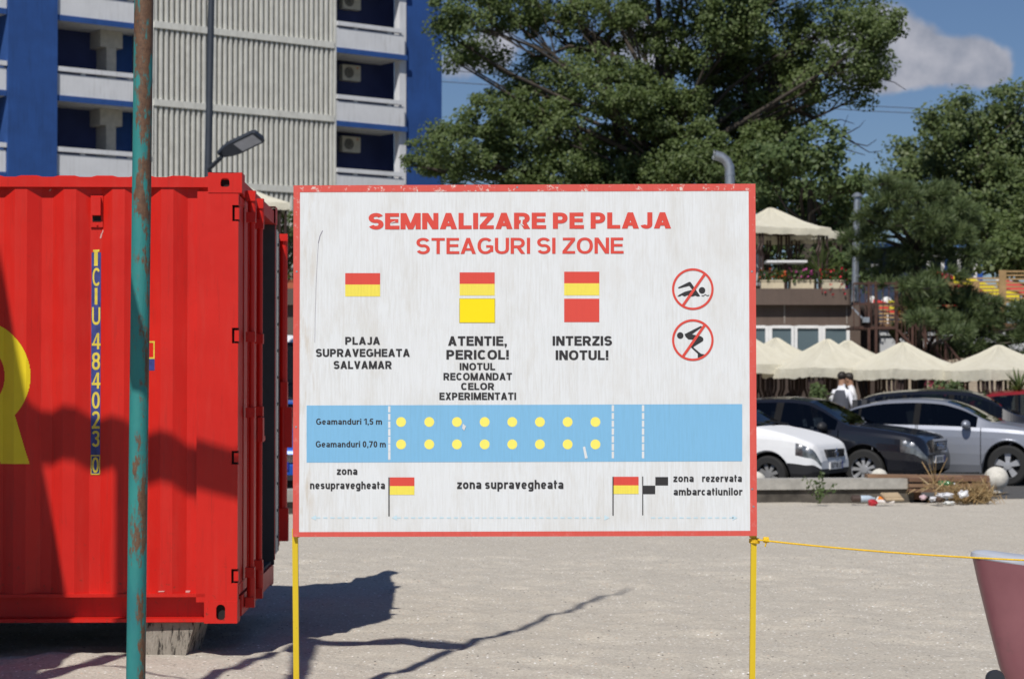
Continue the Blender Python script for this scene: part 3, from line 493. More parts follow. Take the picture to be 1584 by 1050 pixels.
def container():
    o = at(370, 963, 12.1); yaw = R(1.6); L, H_, Wd = 6.058, 2.588, 2.438; px = lambda p: (p - 370) / 268.6; zz = lambda y: (963 - y) / 268.6
    root = thing('shipping_container', 'red corrugated shipping container with its end door open, propped on a concrete block', 'shipping container', o, yaw)
    REC, RDG = .047, .010
    # corrugation: (x, depth) break points across the long side, ridge and recess alternating
    brk = []; x = px(116)
    while x > -L + .3: brk.append(x); x -= .2795
    brk = sorted(brk) + [px(116) + .2795 * k for k in (1, 2)]; prof = [(-L + .15, RDG)]
    for b in brk: prof += [(b, RDG), (b + .078, REC), (b + .142, REC), (b + .210, RDG)]
    prof += [(px(303.5), RDG)]; prof = [p for i, p in enumerate(prof) if i == 0 or p[0] > prof[i - 1][0]]
    z0, z1 = zz(919), zz(290); w = MB()
    def corr(x): return float(np.interp(x, [p[0] for p in prof], [p[1] for p in prof]))
    for (a, da), (b, db) in zip(prof[:-1], prof[1:]): w.add([(a, da, z0), (b, db, z0), (b, db, z1), (a, da, z1)], [(0, 1, 2, 3)])
    wall = w.build('side_wall', RED, root); w = MB()
    for (a, da), (b, db) in zip(prof[:-1], prof[1:]): w.add([(a, Wd - da, z0), (b, Wd - db, z0), (b, Wd - db, z1), (a, Wd - da, z1)], [(3, 2, 1, 0)])
    w.build('side_wall', RED, root)
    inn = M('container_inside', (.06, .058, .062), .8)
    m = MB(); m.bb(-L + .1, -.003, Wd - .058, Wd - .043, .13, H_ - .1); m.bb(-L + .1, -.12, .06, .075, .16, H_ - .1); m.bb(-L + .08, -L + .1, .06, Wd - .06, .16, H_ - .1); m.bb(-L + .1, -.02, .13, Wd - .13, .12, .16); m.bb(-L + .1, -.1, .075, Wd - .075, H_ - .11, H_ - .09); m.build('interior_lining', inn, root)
    m = MB(); m.bb(-L + .17, px(322), 0, .06, zz(290.5), zz(275)); m.bb(-L + .17, px(322), Wd - .06, Wd, zz(290.5), zz(275)); m.build('top_rail', RED, root)
    m = MB(); m.bb(-L + .17, px(317), .0, .12, zz(923), zz(918)); m.bb(-L + .17, px(317), .10, .11, zz(957), zz(919)); m.bb(-L + .17, px(317), -.003, .12, zz(961.5), zz(956)); m.bb(-L + .17, px(317), Wd - .06, Wd, zz(961), zz(918)); m.build('bottom_rail', RED, root)
    r = MB(); x = -L + .2                                     # ribbed roof sheet
    rp = []
    while x < -.22: rp += [(x, 0), (x + .05, .013), (x + .14, .013), (x + .19, 0)]; x += .2165
    for (a, da), (b, db) in zip(rp[:-1], rp[1:]): zt = zz(275) - .003; r.add([(a, .02, zt + da), (b, .02, zt + db), (b, Wd - .02, zt + db), (a, Wd - .02, zt + da)], [(0, 1, 2, 3)]); r.add([(a, .02, zt - .01), (b, .02, zt - .01), (b, .02, zt + db), (a, .02, zt + da)], [(0, 1, 2, 3)])
    r.build('roof', RED, root)
    # corner posts (front post with three hinge notches) and castings
    for x0, x1, y0, y1 in ((px(303.5), px(357.5), 0, .09), (-L, -L + .16, 0, .16), (-L, -L + .16, Wd - .16, Wd), (-.06, -.0, Wd - .04, Wd - .003)):
        m = MB(); m.bb(x0, x1, y0, y1, zz(931 if x0 > -1 and y0 < 1 else 919), zz(297)); m.build('corner_post', RED, root)
    m = MB(); prev = 931
    for (a, b) in ((902, 880), (719, 698), (532, 508), (343, 318)): m.bb(px(357.5), px(367), 0, .07, zz(prev), zz(a)); prev = b
    m.bb(px(357.5), px(367), 0, .07, zz(prev), zz(297)); m.build('hinge_post', RED, root)
    m = MB()
    for (a, b) in ((902, 880), (719, 698), (532, 508), (343, 318)): m.bb(px(361), px(368), .012, .03, zz(a) + .012, zz(b) - .012)
    m.build('hinge_blade', RED, root); m = MB(); m.bb(px(357.5), px(366), .03, .069, zz(920), zz(300)); m.build('post_filler', M('dark_gap', (.015, .012, .012), .9), root)
    for (x0, x1, za, zb, kind) in ((px(320), px(372.5), zz(299), zz(267.5), 0), (px(316), px(367), zz(963.5), zz(930), 1), (-L - .003, -L + .17, zz(299), zz(267.5), 0), (-L - .003, -L + .17, zz(963.5), zz(930), 1)):
        for yy in (-.004, Wd - .16):
            cx, cz = (x0 + x1) / 2, (za + zb) / 2 - (.003 if kind == 0 else 0); n = 24; m = MB(); rx, rz = (.026, .022) if kind == 0 else (.0, .012)
            hole = []
            for k in range(n):                                 # slot hole
                a = 2 * math.pi * (k + .5) / n; c, s_ = math.cos(a), math.sin(a)
                if kind == 0: hole.append((cx + .026 * math.copysign(abs(c) ** .55, c), cz + (.022 + (.006 if s_ > 0 else 0)) * math.copysign(abs(s_) ** (1 if s_ > 0 else .4), s_)))
                else: hole.append((cx + .026 * c, cz + .026 * s_ + (.020 if s_ > 0 else -.020)))
            outer = []
            for (hx, hz) in hole:
                dx, dz = hx - cx, hz - cz; t = min(((x1 - cx) / abs(dx)) if dx else 9, ((zb - cz) / abs(dz)) if dz else 9, ((za - cz) / -abs(dz)) if dz else 9); t2 = min((x1 - x0) / 2 / abs(dx) if abs(dx) > 1e-6 else 99, (zb - za) / 2 / abs(dz) if abs(dz) > 1e-6 else 99); outer.append((cx + dx * t2, min(zb, max(za, cz + dz * t2))))
            corners = [(x1, zb), (x0, zb), (x0, za), (x1, za)]
            for cr in corners:                                 # snap the nearest outer point to each corner
                k = min(range(n), key=lambda i: (outer[i][0] - cr[0]) ** 2 + (outer[i][1] - cr[1]) ** 2); outer[k] = cr
            yf = yy if yy < 1 else Wd + .004; sg = 1 if yy < 1 else -1
            vs = [(a, yf, b) for a, b in outer] + [(a, yf, b) for a, b in hole] + [(a, yf + sg * .03, b) for a, b in hole]
            m.add(vs, [(k, n + k, n + (k + 1) % n, (k + 1) % n) for k in range(n)] + [(n + k, 2 * n + k, 2 * n + (k + 1) % n, n + (k + 1) % n) for k in range(n)])
            y0, y1 = (yf, yf + .164) if yy < 1 else (yf - .164, yf)
            for q in ([(x0, y0, zb), (x1, y0, zb), (x1, y1, zb), (x0, y1, zb)], [(x0, y0, za), (x0, y1, za), (x1, y1, za), (x1, y0, za)], [(x1, y0, za), (x1, y1, za), (x1, y1, zb), (x1, y0, zb)], [(x0, y0, za), (x0, y0, zb), (x0, y1, zb), (x0, y1, za)]): m.add(q, [(0, 1, 2, 3)])
            m.k = 1; m.bb(x0 + .01, x1 - .01, yf + sg * .028, yf + sg * .04, za + .01, zb - .01)
            m.build('corner_casting', [RED, MATS['dark_gap']], root)
    # door end
    m = MB(); m.bb(-.07, 0, .165, Wd - .165, zz(300), zz(276)); m.build('door_header', RED, root)
    m = MB(); m.bb(-.07, -.002, .165, Wd - .165, zz(957), zz(925)); m.build('door_sill', RED, root)
    def lock_rod(parent, x, y, sgn=1):
        m = MB(); m.tube([(x, y, zz(945)), (x, y, zz(288))], .017, 10)
        for z in (zz(940), zz(893), zz(640), zz(520), zz(330), zz(296)): m.bb(x - .032 * sgn, x + .022 * sgn, y - .035, y + .035, z - .03, z + .03)
        m.tube([(x, y, zz(330)), (x, y, zz(296))], .026, 10); m.tube([(x, y, zz(935)), (x, y, zz(890))], .026, 10)
        m.build('lock_rod', RED, parent, smooth=40)
    d = MB()
    for k in range(4): y = .07 + k * .285; d.bb(-.05, -.012, y, y + .20, zz(915), zz(303)); d.bb(-.065, -.04, y + .20, y + .285, zz(915), zz(303))
    d.bb(-.06, -.008, .06, 1.205, zz(921), zz(905)); d.bb(-.06, -.008, .06, 1.205, zz(315), zz(303)); d.bb(-.058, -.006, 1.16, 1.205, zz(905), zz(315))
    door = d.build('door', RED, root); lock_rod(door, .035, .34); lock_rod(door, .035, .86)
    m = MB(); m.bb(.03, .045, .86, 1.14, zz(690), zz(682)); m.bb(.028, .06, .80, .90, zz(690), zz(650)); m.build('door_handle', RED, door)
    # far door swung right round past the far corner post
    dr = bpy.data.objects.new('door', None); S.collection.objects.link(dr); dr.parent = root; dr.location = (-.005, Wd - .01, 0); dr.rotation_euler = (0, 0, R(2.5))
    dr['label'] = 'open door leaf swung back past the corner'
    m = MB(); m.bb(-.05, -.008, .01, 1.17, zz(915), zz(303)); m.build('door_leaf', RED, dr)
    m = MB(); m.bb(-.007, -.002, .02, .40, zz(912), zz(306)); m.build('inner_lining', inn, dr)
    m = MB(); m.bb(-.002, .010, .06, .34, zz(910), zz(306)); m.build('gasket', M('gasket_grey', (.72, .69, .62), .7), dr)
    for k in range(12): m = MB(); m.ball((.013, .16, zz(880) + k * .185), .011, 8, 6); m.build('gasket_bolt', M('bolt_dark', (.10, .09, .08)), dr)
    m = MB(); m.bb(.0, .014, .34, .42, zz(910), zz(306)); m.build('gasket_lip', M('gasket_dark', (.035, .025, .035), .6), dr)
    m = MB(); m.tube([(.02, 1.05, zz(905)), (.02, 1.05, zz(300))], .03, 10); m.bb(.0, .05, .98, 1.2, zz(640), zz(590)); m.bb(.03, .085, 1.02, 1.16, zz(720), zz(640)); m.bb(-.01, .05, 1.0, 1.12, zz(310), zz(296)); m.bb(-.01, .06, 1.0, 1.12, zz(905), zz(840)); m.build('lock_rod', RED, dr)
    # ventilator, serial number, painted letter, small plate
    xv0, xv1 = px(137.5), px(156.5); m = MB(); m.bb(xv0, xv1, REC - .012, REC - .001, zz(352), zz(303)); m.prism([(px(140), REC - .012, zz(334)), (px(154), REC - .012, zz(334)), (px(154), REC - .012, zz(306)), (px(140), REC - .012, zz(306))], (0, 0, 0), (0, -.028, 0)); m.k = 1; m.bb(px(140.5), px(153.5), REC - .016, REC - .010, zz(343), zz(335)); m.k = 0; m.ball((px(148), REC - .014, zz(349)), .006, 8, 5)
    m.build('ventilator', [RED, MATS['dark_gap']], root)
    yel = M('paint_yellow', (.70, .56, .06), .55, var=.15, scale=20); blu = M('paint_blue', (.035, .05, .22), .55, var=.35, scale=25)
    m = MB(); X0, X1 = px(138.8), px(153.4); yb = REC - .0012
    m.k = 0; m.add([(X0, yb, zz(735)), (X1, yb, zz(735)), (X1, yb, zz(391)), (X0, yb, zz(391))], [(0, 1, 2, 3)])
    m.k = 1
    for ch, ya, ybt, xa, xb in [('I', 387, 412, 142.8, 148.5), ('C', 415, 443, 140.4, 152.6), ('I', 446, 472, 144, 148.2), ('U', 476, 503, 140, 152.6), ('4', 516, 541, 140, 153.2), ('8', 546, 573, 140.2, 152.6), ('4', 577, 602, 140, 153.2), ('0', 607, 633, 140.4, 152.4), ('2', 637, 664, 140.4, 152.4), ('3', 667, 692, 140.6, 152.4), ('0', 708, 732, 141, 151.4)]:
        mp = lambda x, y, k: (px(x), yb - .0008 - .0003 * k, zz(ybt + (ya - ybt) * y))
        if ch == 'I': m.add([mp(xa, 0, 0), mp(xb, 0, 0), mp(xb, 1, 0), mp(xa, 1, 0)], [(0, 1, 2, 3)])
        else: put_text(m, ch, .15, mp, xa, xb)
    m.add([(px(141.5), yb - .0009, zz(390)), (px(150.5), yb - .0009, zz(390)), (px(151), yb - .0009, zz(386.5)), (px(141), yb - .0009, zz(387))], [(0, 1, 2, 3)])
    for (a, b, c, d_) in ((139, 153.3, 733.2, 735), (139, 153.3, 704.5, 706.3), (139, 140.2, 704.5, 735), (152.2, 153.3, 704.5, 735)): m.add([(px(a), yb - .0016, zz(d_)), (px(b), yb - .0016, zz(d_)), (px(b), yb - .0016, zz(c)), (px(a), yb - .0016, zz(c))], [(0, 1, 2, 3)])
    m.build('serial_lettering', [blu, yel], root)
    m = MB(); xs = [px(v) for v in np.arange(-150, 50, 1.2)] + [p[0] for p in prof if px(-150) < p[0] < px(50)]; xs = sorted(set(round(v, 5) for v in xs))
    def spans(p):                                             # filled height spans of the big letter R at pixel column p
        out = []; cy, ry = 583, 84.5; cx, rx = -33, 80
        ym = 0
        if p < -58 and p > -105: out.append((500, 718))
        elif p >= -58:
            inside = lambda rx_, ry_: ry_ * math.sqrt(max(0, 1 - max(0, (p - cx) / rx_) ** 2)) if p < cx + rx_ else None
            o_, i_ = inside(rx, ry), inside(rx - 41, ry - 37)
            if o_ is not None:
                if i_ is not None and i_ > 0: out += [(cy - o_, cy - i_), (cy + i_, cy + o_)]
                else: out.append((cy - o_, cy + o_))
            l0, l1 = (p + 2.5) / (47 - 22) , (p + 48) / 1     # leg: slants out to the lower right
            top = cy + 44; la = lambda y: -8 + (y - 630) * .33; 
            ya = 630 + (p - 20) / .30; yb_ = 630 + (p + 26) / .30
            a, b = max(ya, 628), min(yb_, 718)
            if b > a: out.append((a, b))
        out.sort(); mg = []
        for s_ in out:
            if mg and s_[0] <= mg[-1][1] + .01: mg[-1] = (mg[-1][0], max(mg[-1][1], s_[1]))
            else: mg.append(s_)
        return mg
    for a, b in zip(xs[:-1], xs[1:]):
        pm = 370 + (a + b) / 2 * 268.6
        for (t, u) in spans(pm): m.add([(a, corr(a) - .0012, zz(u)), (b, corr(b) - .0012, zz(u)), (b, corr(b) - .0012, zz(t)), (a, corr(a) - .0012, zz(t))], [(0, 1, 2, 3)])
    m.build('painted_letter', M('letter_yellow', (.80, .62, .008), .5, var=.06), root)
    m = MB(); yb = RDG - .0012; m.k = 0
    m.add([(px(205), corr(px(205)) - .06, zz(574)), (px(237), corr(px(237)) - .0012, zz(574)), (px(237), corr(px(237)) - .0012, zz(529)), (px(205), corr(px(205)) - .06, zz(529))], []) 
    xa, xb = px(208), px(237.5); br = [xa] + [p[0] for p in prof if xa < p[0] < xb] + [xb]
    for a, b in zip(br[:-1], br[1:]):
        m.k = 0; m.add([(a, corr(a) - .001, zz(574)), (b, corr(b) - .001, zz(574)), (b, corr(b) - .001, zz(556)), (a, corr(a) - .001, zz(556))], [(0, 1, 2, 3)])
        m.k = 1
        for u, t in ((531, 528.5), (556, 553.5)): m.add([(a, corr(a) - .0012, zz(u)), (b, corr(b) - .0012, zz(u)), (b, corr(b) - .0012, zz(t)), (a, corr(a) - .0012, zz(t))], [(0, 1, 2, 3)])
    a, b = px(235.3), xb; m.add([(a, corr(a) - .0015, zz(556)), (b, corr(b) - .0015, zz(556)), (b, corr(b) - .0015, zz(528.5)), (a, corr(a) - .0015, zz(528.5))], [(0, 1, 2, 3)])
    m.build('stencilled_mark', [blu, yel], root)
    m = MB()
    for (xx, ya, yb2, w_) in ((153.5, 361, 369, 2.2), (156, 356, 362, 1.6), (74.5, 293, 296, 2), (289, 914, 917, 7), (250, 913.5, 915, 9)): m.add([(px(xx - w_ / 2 - 1), corr(px(xx)) - .002, zz(yb2)), (px(xx + w_ / 2 - 1), corr(px(xx)) - .002, zz(yb2)), (px(xx + w_ / 2 + 1), corr(px(xx)) - .002, zz(ya)), (px(xx - w_ / 2 + 1), corr(px(xx)) - .002, zz(ya))], [(0, 1, 2, 3)])
    m.build('paint_scrape', M('scrape_pink', (.62, .36, .33), .8), root)
    # concrete block
    b = MB(); f = o + Vector((0, .03, 0)); P_ = lambda x, y, dy: at(x, y, 12.13) + Vector((0, dy, 0))
    fr = [P_(205, 1019, -.02), P_(279, 1018, -.02), P_(301, 962.5, 0), P_(205, 962.5, 0)]; bk = [v + Vector((.03, .42, 0)) for v in fr]
    b.add(fr + bk, [(0, 1, 2, 3), (7, 6, 5, 4), (1, 5, 6, 2), (0, 4, 5, 1), (3, 2, 6, 7), (0, 3, 7, 4)]); b.v = [(x, y, z - (.10 if z < .12 else 0)) for x, y, z in b.v]
    m, nt, bs = newmat('cracked_concrete'); tc = N(nt, 'ShaderNodeTexCoord').outputs['Object']; wv = noise(nt, 16, 5, .7, tc, (2.4, 1, .5)); cl = ramp(nt, wv, [(.40, (.05, .042, .036)), (.46, (.27, .24, .20)), (.7, (.35, .31, .265))])
    nt.links.new(cl, bs.inputs['Base Color']); bs.inputs['Roughness'].default_value = .95; bump(nt, bs, wv, .8, .03)
    tag(b.build('concrete_block', m), 'cracked grey concrete block wedged under the red container', 'concrete block')
container()
# ------------------------------------------------------------------ rusty teal mast, unseen shadow-casting tower beside it, street lamp
def teal_mat():
    m, nt, b = newmat('teal_rusty'); tc = N(nt, 'ShaderNodeTexCoord').outputs['Object']
    sp = N(nt, 'ShaderNodeSeparateXYZ'); nt.links.new(tc, sp.inputs[0])
    n = noise(nt, 9, 7, .68, tc, (2.0, 2.0, .55)); n2 = noise(nt, 60, 4, .7, tc)
    hz = N(nt, 'ShaderNodeMapRange'); nt.links.new(sp.outputs['Z'], hz.inputs[0]); hz.inputs[1].default_value = 1.0; hz.inputs[2].default_value = 3.2; hz.inputs[3].default_value = 0; hz.inputs[4].default_value = .05
    sx = N(nt, 'ShaderNodeMapRange'); nt.links.new(sp.outputs['X'], sx.inputs[0]); sx.inputs[1].default_value = -.035; sx.inputs[2].default_value = .035; sx.inputs[3].default_value = -.10; sx.inputs[4].default_value = .07
    ad = N(nt, 'ShaderNodeMath', operation='ADD'); nt.links.new(n, ad.inputs[0]); nt.links.new(hz.outputs[0], ad.inputs[1]); ad2 = N(nt, 'ShaderNodeMath', operation='ADD'); nt.links.new(ad.outputs[0], ad2.inputs[0]); nt.links.new(sx.outputs[0], ad2.inputs[1])
    ad3 = N(nt, 'ShaderNodeMath', operation='MULTIPLY_ADD'); nt.links.new(n2, ad3.inputs[0]); ad3.inputs[1].default_value = .14; nt.links.new(ad2.outputs[0], ad3.inputs[2])
    msk = ramp(nt, ad3.outputs[0], [(.60, (0, 0, 0)), (.67, (1, 1, 1))])
    teal = ramp(nt, noise(nt, 5, 4, .6, tc, (1, 1, .4)), [(.3, (.014, .15, .165)), (.7, (.028, .25, .225))])
    rust = ramp(nt, n2, [(.3, (.075, .038, .022)), (.7, (.16, .085, .045))])
    nt.links.new(mixc(nt, msk, teal, rust), b.inputs['Base Color']); b.inputs['Roughness'].default_value = .6; bump(nt, b, ad3.outputs[0], .5, .01)
    return m
TEAL = teal_mat()
def mast_and_tower():
    a = at(210, 1050, 8.93); t = at(222.5, 0, 8.93); d = (t - a) / (t.z - a.z)
    p = lambda z: a + d * (z - a.z)
    root = thing('mast', 'tall rusty teal steel mast standing in front of the red container', 'mast', p(-.05))
    m = MB(); m.tube([p(-.4), p(3), p(6)], .0405, 20); m.build('lower_tube', TEAL, root, smooth=50, world=True)
    m = MB(); m.tube([p(6), p(8.3), p(9.3)], [.034, .032, .012], 14); m.build('upper_tube', TEAL, root, smooth=50, world=True)
    tw = thing('shadow_tower', 'unseen tower frame left of the rusty mast, added to cast shadows on container and sand', 'tower', (-4.2, 8.6, 0))  # out of view; added and shaped to throw shadows on container and sand
    P = lambda name, mb, mat, **k: mb.build(name, mat, tw, world=True, **k)
    m = MB(); m.tube([(-4.35, 9.22, 5.0), (-3.4, 9.1, 5.06), (-2.6, 8.98, 5.0), (p(4.85).x, p(4.85).y + .06, 4.85)], [.10, .10, .09, .06], 10); P('beam', m, timber)
    cv = [(-7.5, 9.25, 6.1), (-3.93, 9.25, 6.1), (-3.50, 9.25, 4.0), (-3.08, 9.25, 1.95), (-7.5, 9.25, 1.95)]
    m = MB(); m.prism(cv, (0, .015, 0), (0, -.015, 0)); P('shadow_panel', m, M('shadow_panel_canvas', (.42, .36, .25), .9))
    m = MB(); m.bb(-7.4, -2.9, 7.2, 9.2, 2.35, 2.45); P('deck', m, timber)
    m = MB(); m.tube([(-2.42, 8.6, 2.4), (-2.69, 8.6, 5.6)], .045, 10); P('pole', m, TEAL)
    m = MB(); m.tube([(-2.69, 8.6, 5.5), (-2.19, 7.9, 4.0), (-2.0, 7.55, 3.3)], .06, 10); P('brace', m, timber)
    m = MB(); m.bb(-2.95, -2.35, 8.54, 8.66, 2.36, 2.44); P('outrigger', m, timber)
    m = MB(); m.tube([(-3.29, 9.22, 3.16), (-2.9, 9.14, 3.10), (-2.49, 8.66, 3.12)], .012, 6); P('guy_rope', m, timber)
    for x, y in ((-7.2, 7.3), (-7.2, 9.1), (-3.2, 7.3), (-3.2, 9.1)): m = MB(); m.bar((x, y, -.2), (x, y, 2.35 if y < 9 else 4.9), .10); P('leg', m, timber)
mast_and_tower()
def street_lamp():
    Y = 33; g = M('lamp_grey', (.075, .085, .10), .45, .6, var=.08); b = at(321, 275, Y); b.z = 0
    root = thing('street_lamp', 'slim dark grey lamp post with a flat tilted LED head behind the red container', 'street lamp', b)
    m = MB(); t = at(328, -60, Y); m.tube([b, at(322, 265, Y), t], [.075, .060, .048], 12); m.build('pole', g, root, world=True, smooth=50)
    a = at(323, 262, Y - .08); c = at(343, 243, Y - .35); m = MB(); m.tube([a, c], .035, 8); m.build('arm', g, root, world=True)
    h0 = at(340, 240, Y - .3); h1 = at(402, 210, Y - .55); dx = (h1 - h0).normalized(); wv = Vector((.1, -1, .55)).normalized(); wv = (wv - dx * wv.dot(dx)).normalized(); up = dx.cross(wv) * -1
    if up.z < 0: up = -up
    L = (h1 - h0).length; W2 = .17
    Q = lambda u, v, z: h0 + dx * (u * L) + wv * (v * W2) + up * z
    prof = [(0, .35), (.18, .8), (.35, 1), (.95, 1), (1, .8)]
    m = MB(); n = len(prof); vs = []
    for z, s in ((-.02, 1), (.05, .85)): vs += [Q(u, v * s, z) for u, v in prof] + [Q(u, -v * s, z) for u, v in prof[::-1]]
    m.add(vs, [tuple(range(2 * n)), tuple(range(4 * n - 1, 2 * n - 1, -1))] + [(i, 2 * n + i, 2 * n + (i + 1) % (2 * n), (i + 1) % (2 * n)) for i in range(2 * n)])
    for k in range(5): m.bar(Q(.3 + .1 * k, -.8, .06), Q(.3 + .1 * k, .8, .06), .012, .03)
    m.build('lamp_head', g, root, world=True, recalc=True)
    m = MB(); m.prism([Q(.45, -.75, -.022), Q(.93, -.75, -.022), Q(.93, .75, -.022), Q(.45, .75, -.022)], up * 0, up * -.004); m.build('led_panel', M('led_glass', (.55, .56, .57), .2), root, world=True, recalc=True)
street_lamp()
# ------------------------------------------------------------------ cars
def paint(name, col, metal=0, rough=.28, coat=.45):
    return M(name, col, rough, metal, var=.03, scale=3, coat=coat)
def glass_mat():
    m, nt, b = newmat('car_glass'); tr = N(nt, 'ShaderNodeBsdfTransparent'); tr.inputs[0].default_value = (.30, .34, .35, 1); gl = N(nt, 'ShaderNodeBsdfGlossy'); gl.inputs['Roughness'].default_value = .02; fr = N(nt, 'ShaderNodeFresnel'); fr.inputs[0].default_value = 1.6; mx = N(nt, 'ShaderNodeMixShader')
    nt.links.new(fr.outputs[0], mx.inputs[0]); nt.links.new(tr.outputs[0], mx.inputs[1]); nt.links.new(gl.outputs[0], mx.inputs[2]); nt.links.new(mx.outputs[0], nt.nodes['Material Output'].inputs[0]); b.inputs['Base Color'].default_value = (.030, .037, .048, 1); b.inputs['Roughness'].default_value = .03; b.inputs['Specular IOR Level'].default_value = .55
    return m
CARGLASS = glass_mat()
plast = M('black_plastic', (.022, .022, .024), .55); lamp_clear = M('lamp_clear', (.20, .205, .21), .10, .5, var=.75, scale=9, coat=1); lamp_red = M('lamp_red', (.35, .01, .008), .15, coat=1); lamp_amber = M('lamp_amber', (.55, .18, .01), .2)
plate_white = M('plate_white', (.70, .70, .70), .4); plate_blue = M('plate_blue', (.01, .03, .30), .4); ink = M('ink', (.02, .02, .022), .6)
def smooth_curve(pts):
    xs = np.array([p[0] for p in pts], float); ys = np.array([p[1] for p in pts], float); h = np.diff(xs); d = np.diff(ys) / h; m = np.zeros(len(xs)); m[0], m[-1] = d[0], d[-1]
    for i in range(1, len(xs) - 1):
        m[i] = 0 if d[i - 1] * d[i] <= 0 else (3 * (h[i - 1] + h[i])) / ((2 * h[i] + h[i - 1]) / d[i - 1] + (h[i] + 2 * h[i - 1]) / d[i])
    def f(x):
        x = min(max(x, xs[0]), xs[-1]); i = min(int(np.searchsorted(xs, x, 'right')) - 1, len(xs) - 2); t = (x - xs[i]) / h[i]
        return (2 * t**3 - 3 * t**2 + 1) * ys[i] + (t**3 - 2 * t**2 + t) * h[i] * m[i] + (-2 * t**3 + 3 * t**2) * ys[i + 1] + (t**3 - t**2) * h[i] * m[i + 1]
    return f
def make_car(name, label, P, front_wheel, heading):
    """local x forward, y left, origin on the ground midway between the axles; front_wheel is where the right front wheel stands"""
    top = smooth_curve(P['top']); beltf = smooth_curve(P['belt']); hwf = smooth_curve(P['plan']); wb = P['wb'] / 2; rw = P.get('rw', .31); Ra = rw + .055
    hd = Vector((math.cos(heading), math.sin(heading), 0)); lf = Vector((-hd.y, hd.x, 0)); W0 = max(p[1] for p in P['plan'])
    org = Vector((front_wheel[0], front_wheel[1], P.get('z', 0))) - hd * wb + lf * (W0 - .1)
    root = thing(name, label, 'car', org, heading, 'cars parked behind the beach')
    x0, x1 = P['top'][0][0], P['top'][-1][0]
    cuts = []
    for a, b in P['doors']: cuts += [a - .006, a + .006, b - .006, b + .006]
    for a, b in P['glass']: cuts += [a, b]
    for k in ('wind', 'rear'): cuts += list(P[k])
    ends = [x0 + d for d in (.015, .04, .07, .11)] + [x1 - d for d in (.015, .04, .07, .11)]
    xs = sorted(set([round(v, 4) for v in list(np.linspace(x0, x1, 84)) + cuts + ends + list(P.get('xcuts', []))])); xs = [x for i, x in enumerate(xs) if i == 0 or x - xs[i - 1] > .004]
    def section(x):
        zt = top(x); bl = min(beltf(x), zt - .02); hw = hwf(x); z0 = P.get('sill', .2); e = min(x - x0, x1 - x)
        z0 += max(0, .10 - e * .5) if e < .2 else 0; H = max(bl - z0, .05)
        arch = 0
        for xa in (-wb, wb):
            if abs(x - xa) < Ra: arch = rw + math.sqrt(Ra * Ra - (x - xa) ** 2)
        rows = [(.93, 0), (.985, .18), (1.0, .42), (1.0, .62), (.995, .78), (.985, .92), (.965, 1.0)]
        pts = []
        for i, (ky, kz) in enumerate(rows):
            z = z0 + kz * H
            if arch > z0: z = max(z, min(arch, bl - .03) + .012 * i)
            pts.append((hw * ky, min(z, bl) if i < 6 else bl))
        hg = zt - bl; t = min(1, max(0, hg / .42)); gw = P.get('roofw', .62) * (hw / W0 if hw < W0 * .9 else 1)
        l = lambda a, b: a + (b - a) * t
        pts.append((l(hw * .91, gw + .03), bl + .82 * hg)); pts.append((l(hw * .86, gw - .03), bl + .93 * hg)); pts.append((l(hw * .5, gw * .55), bl + .985 * hg)); pts.append((0, zt))
        return pts
    secs = [section(x) for x in xs]; NR = 11
    def cls(xm, r):
        if r >= 8:
            if P['wind'][0] < xm < P['wind'][1]: return 'windshield'
            if P['rear'][0] < xm < P['rear'][1]: return 'rear_window'
            if xm > P['wind'][1]: return 'bonnet' if xm < x1 - .12 else 'body'
            return 'body'
        if r == 6 and P['glass'][0][1] < xm < P['glass'][-1][0] and not any(a < xm < b for a, b in P['glass']): return 'pillar%d' % sum(xm > a for a, b in P['glass'])
        if r == 6 and any(a < xm < b for a, b in P['glass']): return 'side_window%d' % [i for i, (a, b) in enumerate(P['glass']) if a < xm < b][0]
        for i, (a, b) in enumerate(P['doors']):
            if a - .007 < xm < b + .007 and 1 <= r <= 5:
                if a + .006 < xm < b - .006: return 'door%d' % i
                return None
        if r <= P.get('bumper_rows', 1):
            if xm > wb + Ra - .01: return 'bumper_front'
            if xm < -wb - Ra + .01: return 'bumper_rear'
        if P['headlight'][0] < xm and P['headlight'][1] <= r <= P['headlight'][2]: return 'headlight'
        if xm < P['taillight'][0] and P['taillight'][1] <= r <= P['taillight'][2]: return 'taillight'
        return 'body'
    parts = {}
    def emit(key, q): parts.setdefault(key, MB()).add(q, [tuple(range(len(q)))])
    for i in range(len(xs) - 1):
        xm = (xs[i] + xs[i + 1]) / 2
        for r in range(NR - 1):
            k = cls(xm, r)
            if k is None: continue
            for s in (-1, 1):
                kk = k + ('R' if s < 0 else 'L') if k not in ('body', 'windshield', 'rear_window', 'bonnet', 'bumper_front', 'bumper_rear') else k
                q = [(xs[i], s * secs[i][r][0], secs[i][r][1]), (xs[i + 1], s * secs[i + 1][r][0], secs[i + 1][r][1]), (xs[i + 1], s * secs[i + 1][r + 1][0], secs[i + 1][r + 1][1]), (xs[i], s * secs[i][r + 1][0], secs[i][r + 1][1])]
                emit(kk, q if s < 0 else q[::-1])
    for i, sg in ((0, -1), (len(xs) - 1, 1)):
        for r in range(NR - 1):
            (ya, za), (yb, zb) = secs[i][r], secs[i][r + 1]; q = [(xs[i], -ya, za), (xs[i], ya, za), (xs[i], yb, zb), (xs[i], -yb, zb)]
            emit(('bumper_front' if sg > 0 else 'bumper_rear') if r <= P.get('bumper_rows', 1) else 'body', q if sg > 0 else q[::-1])
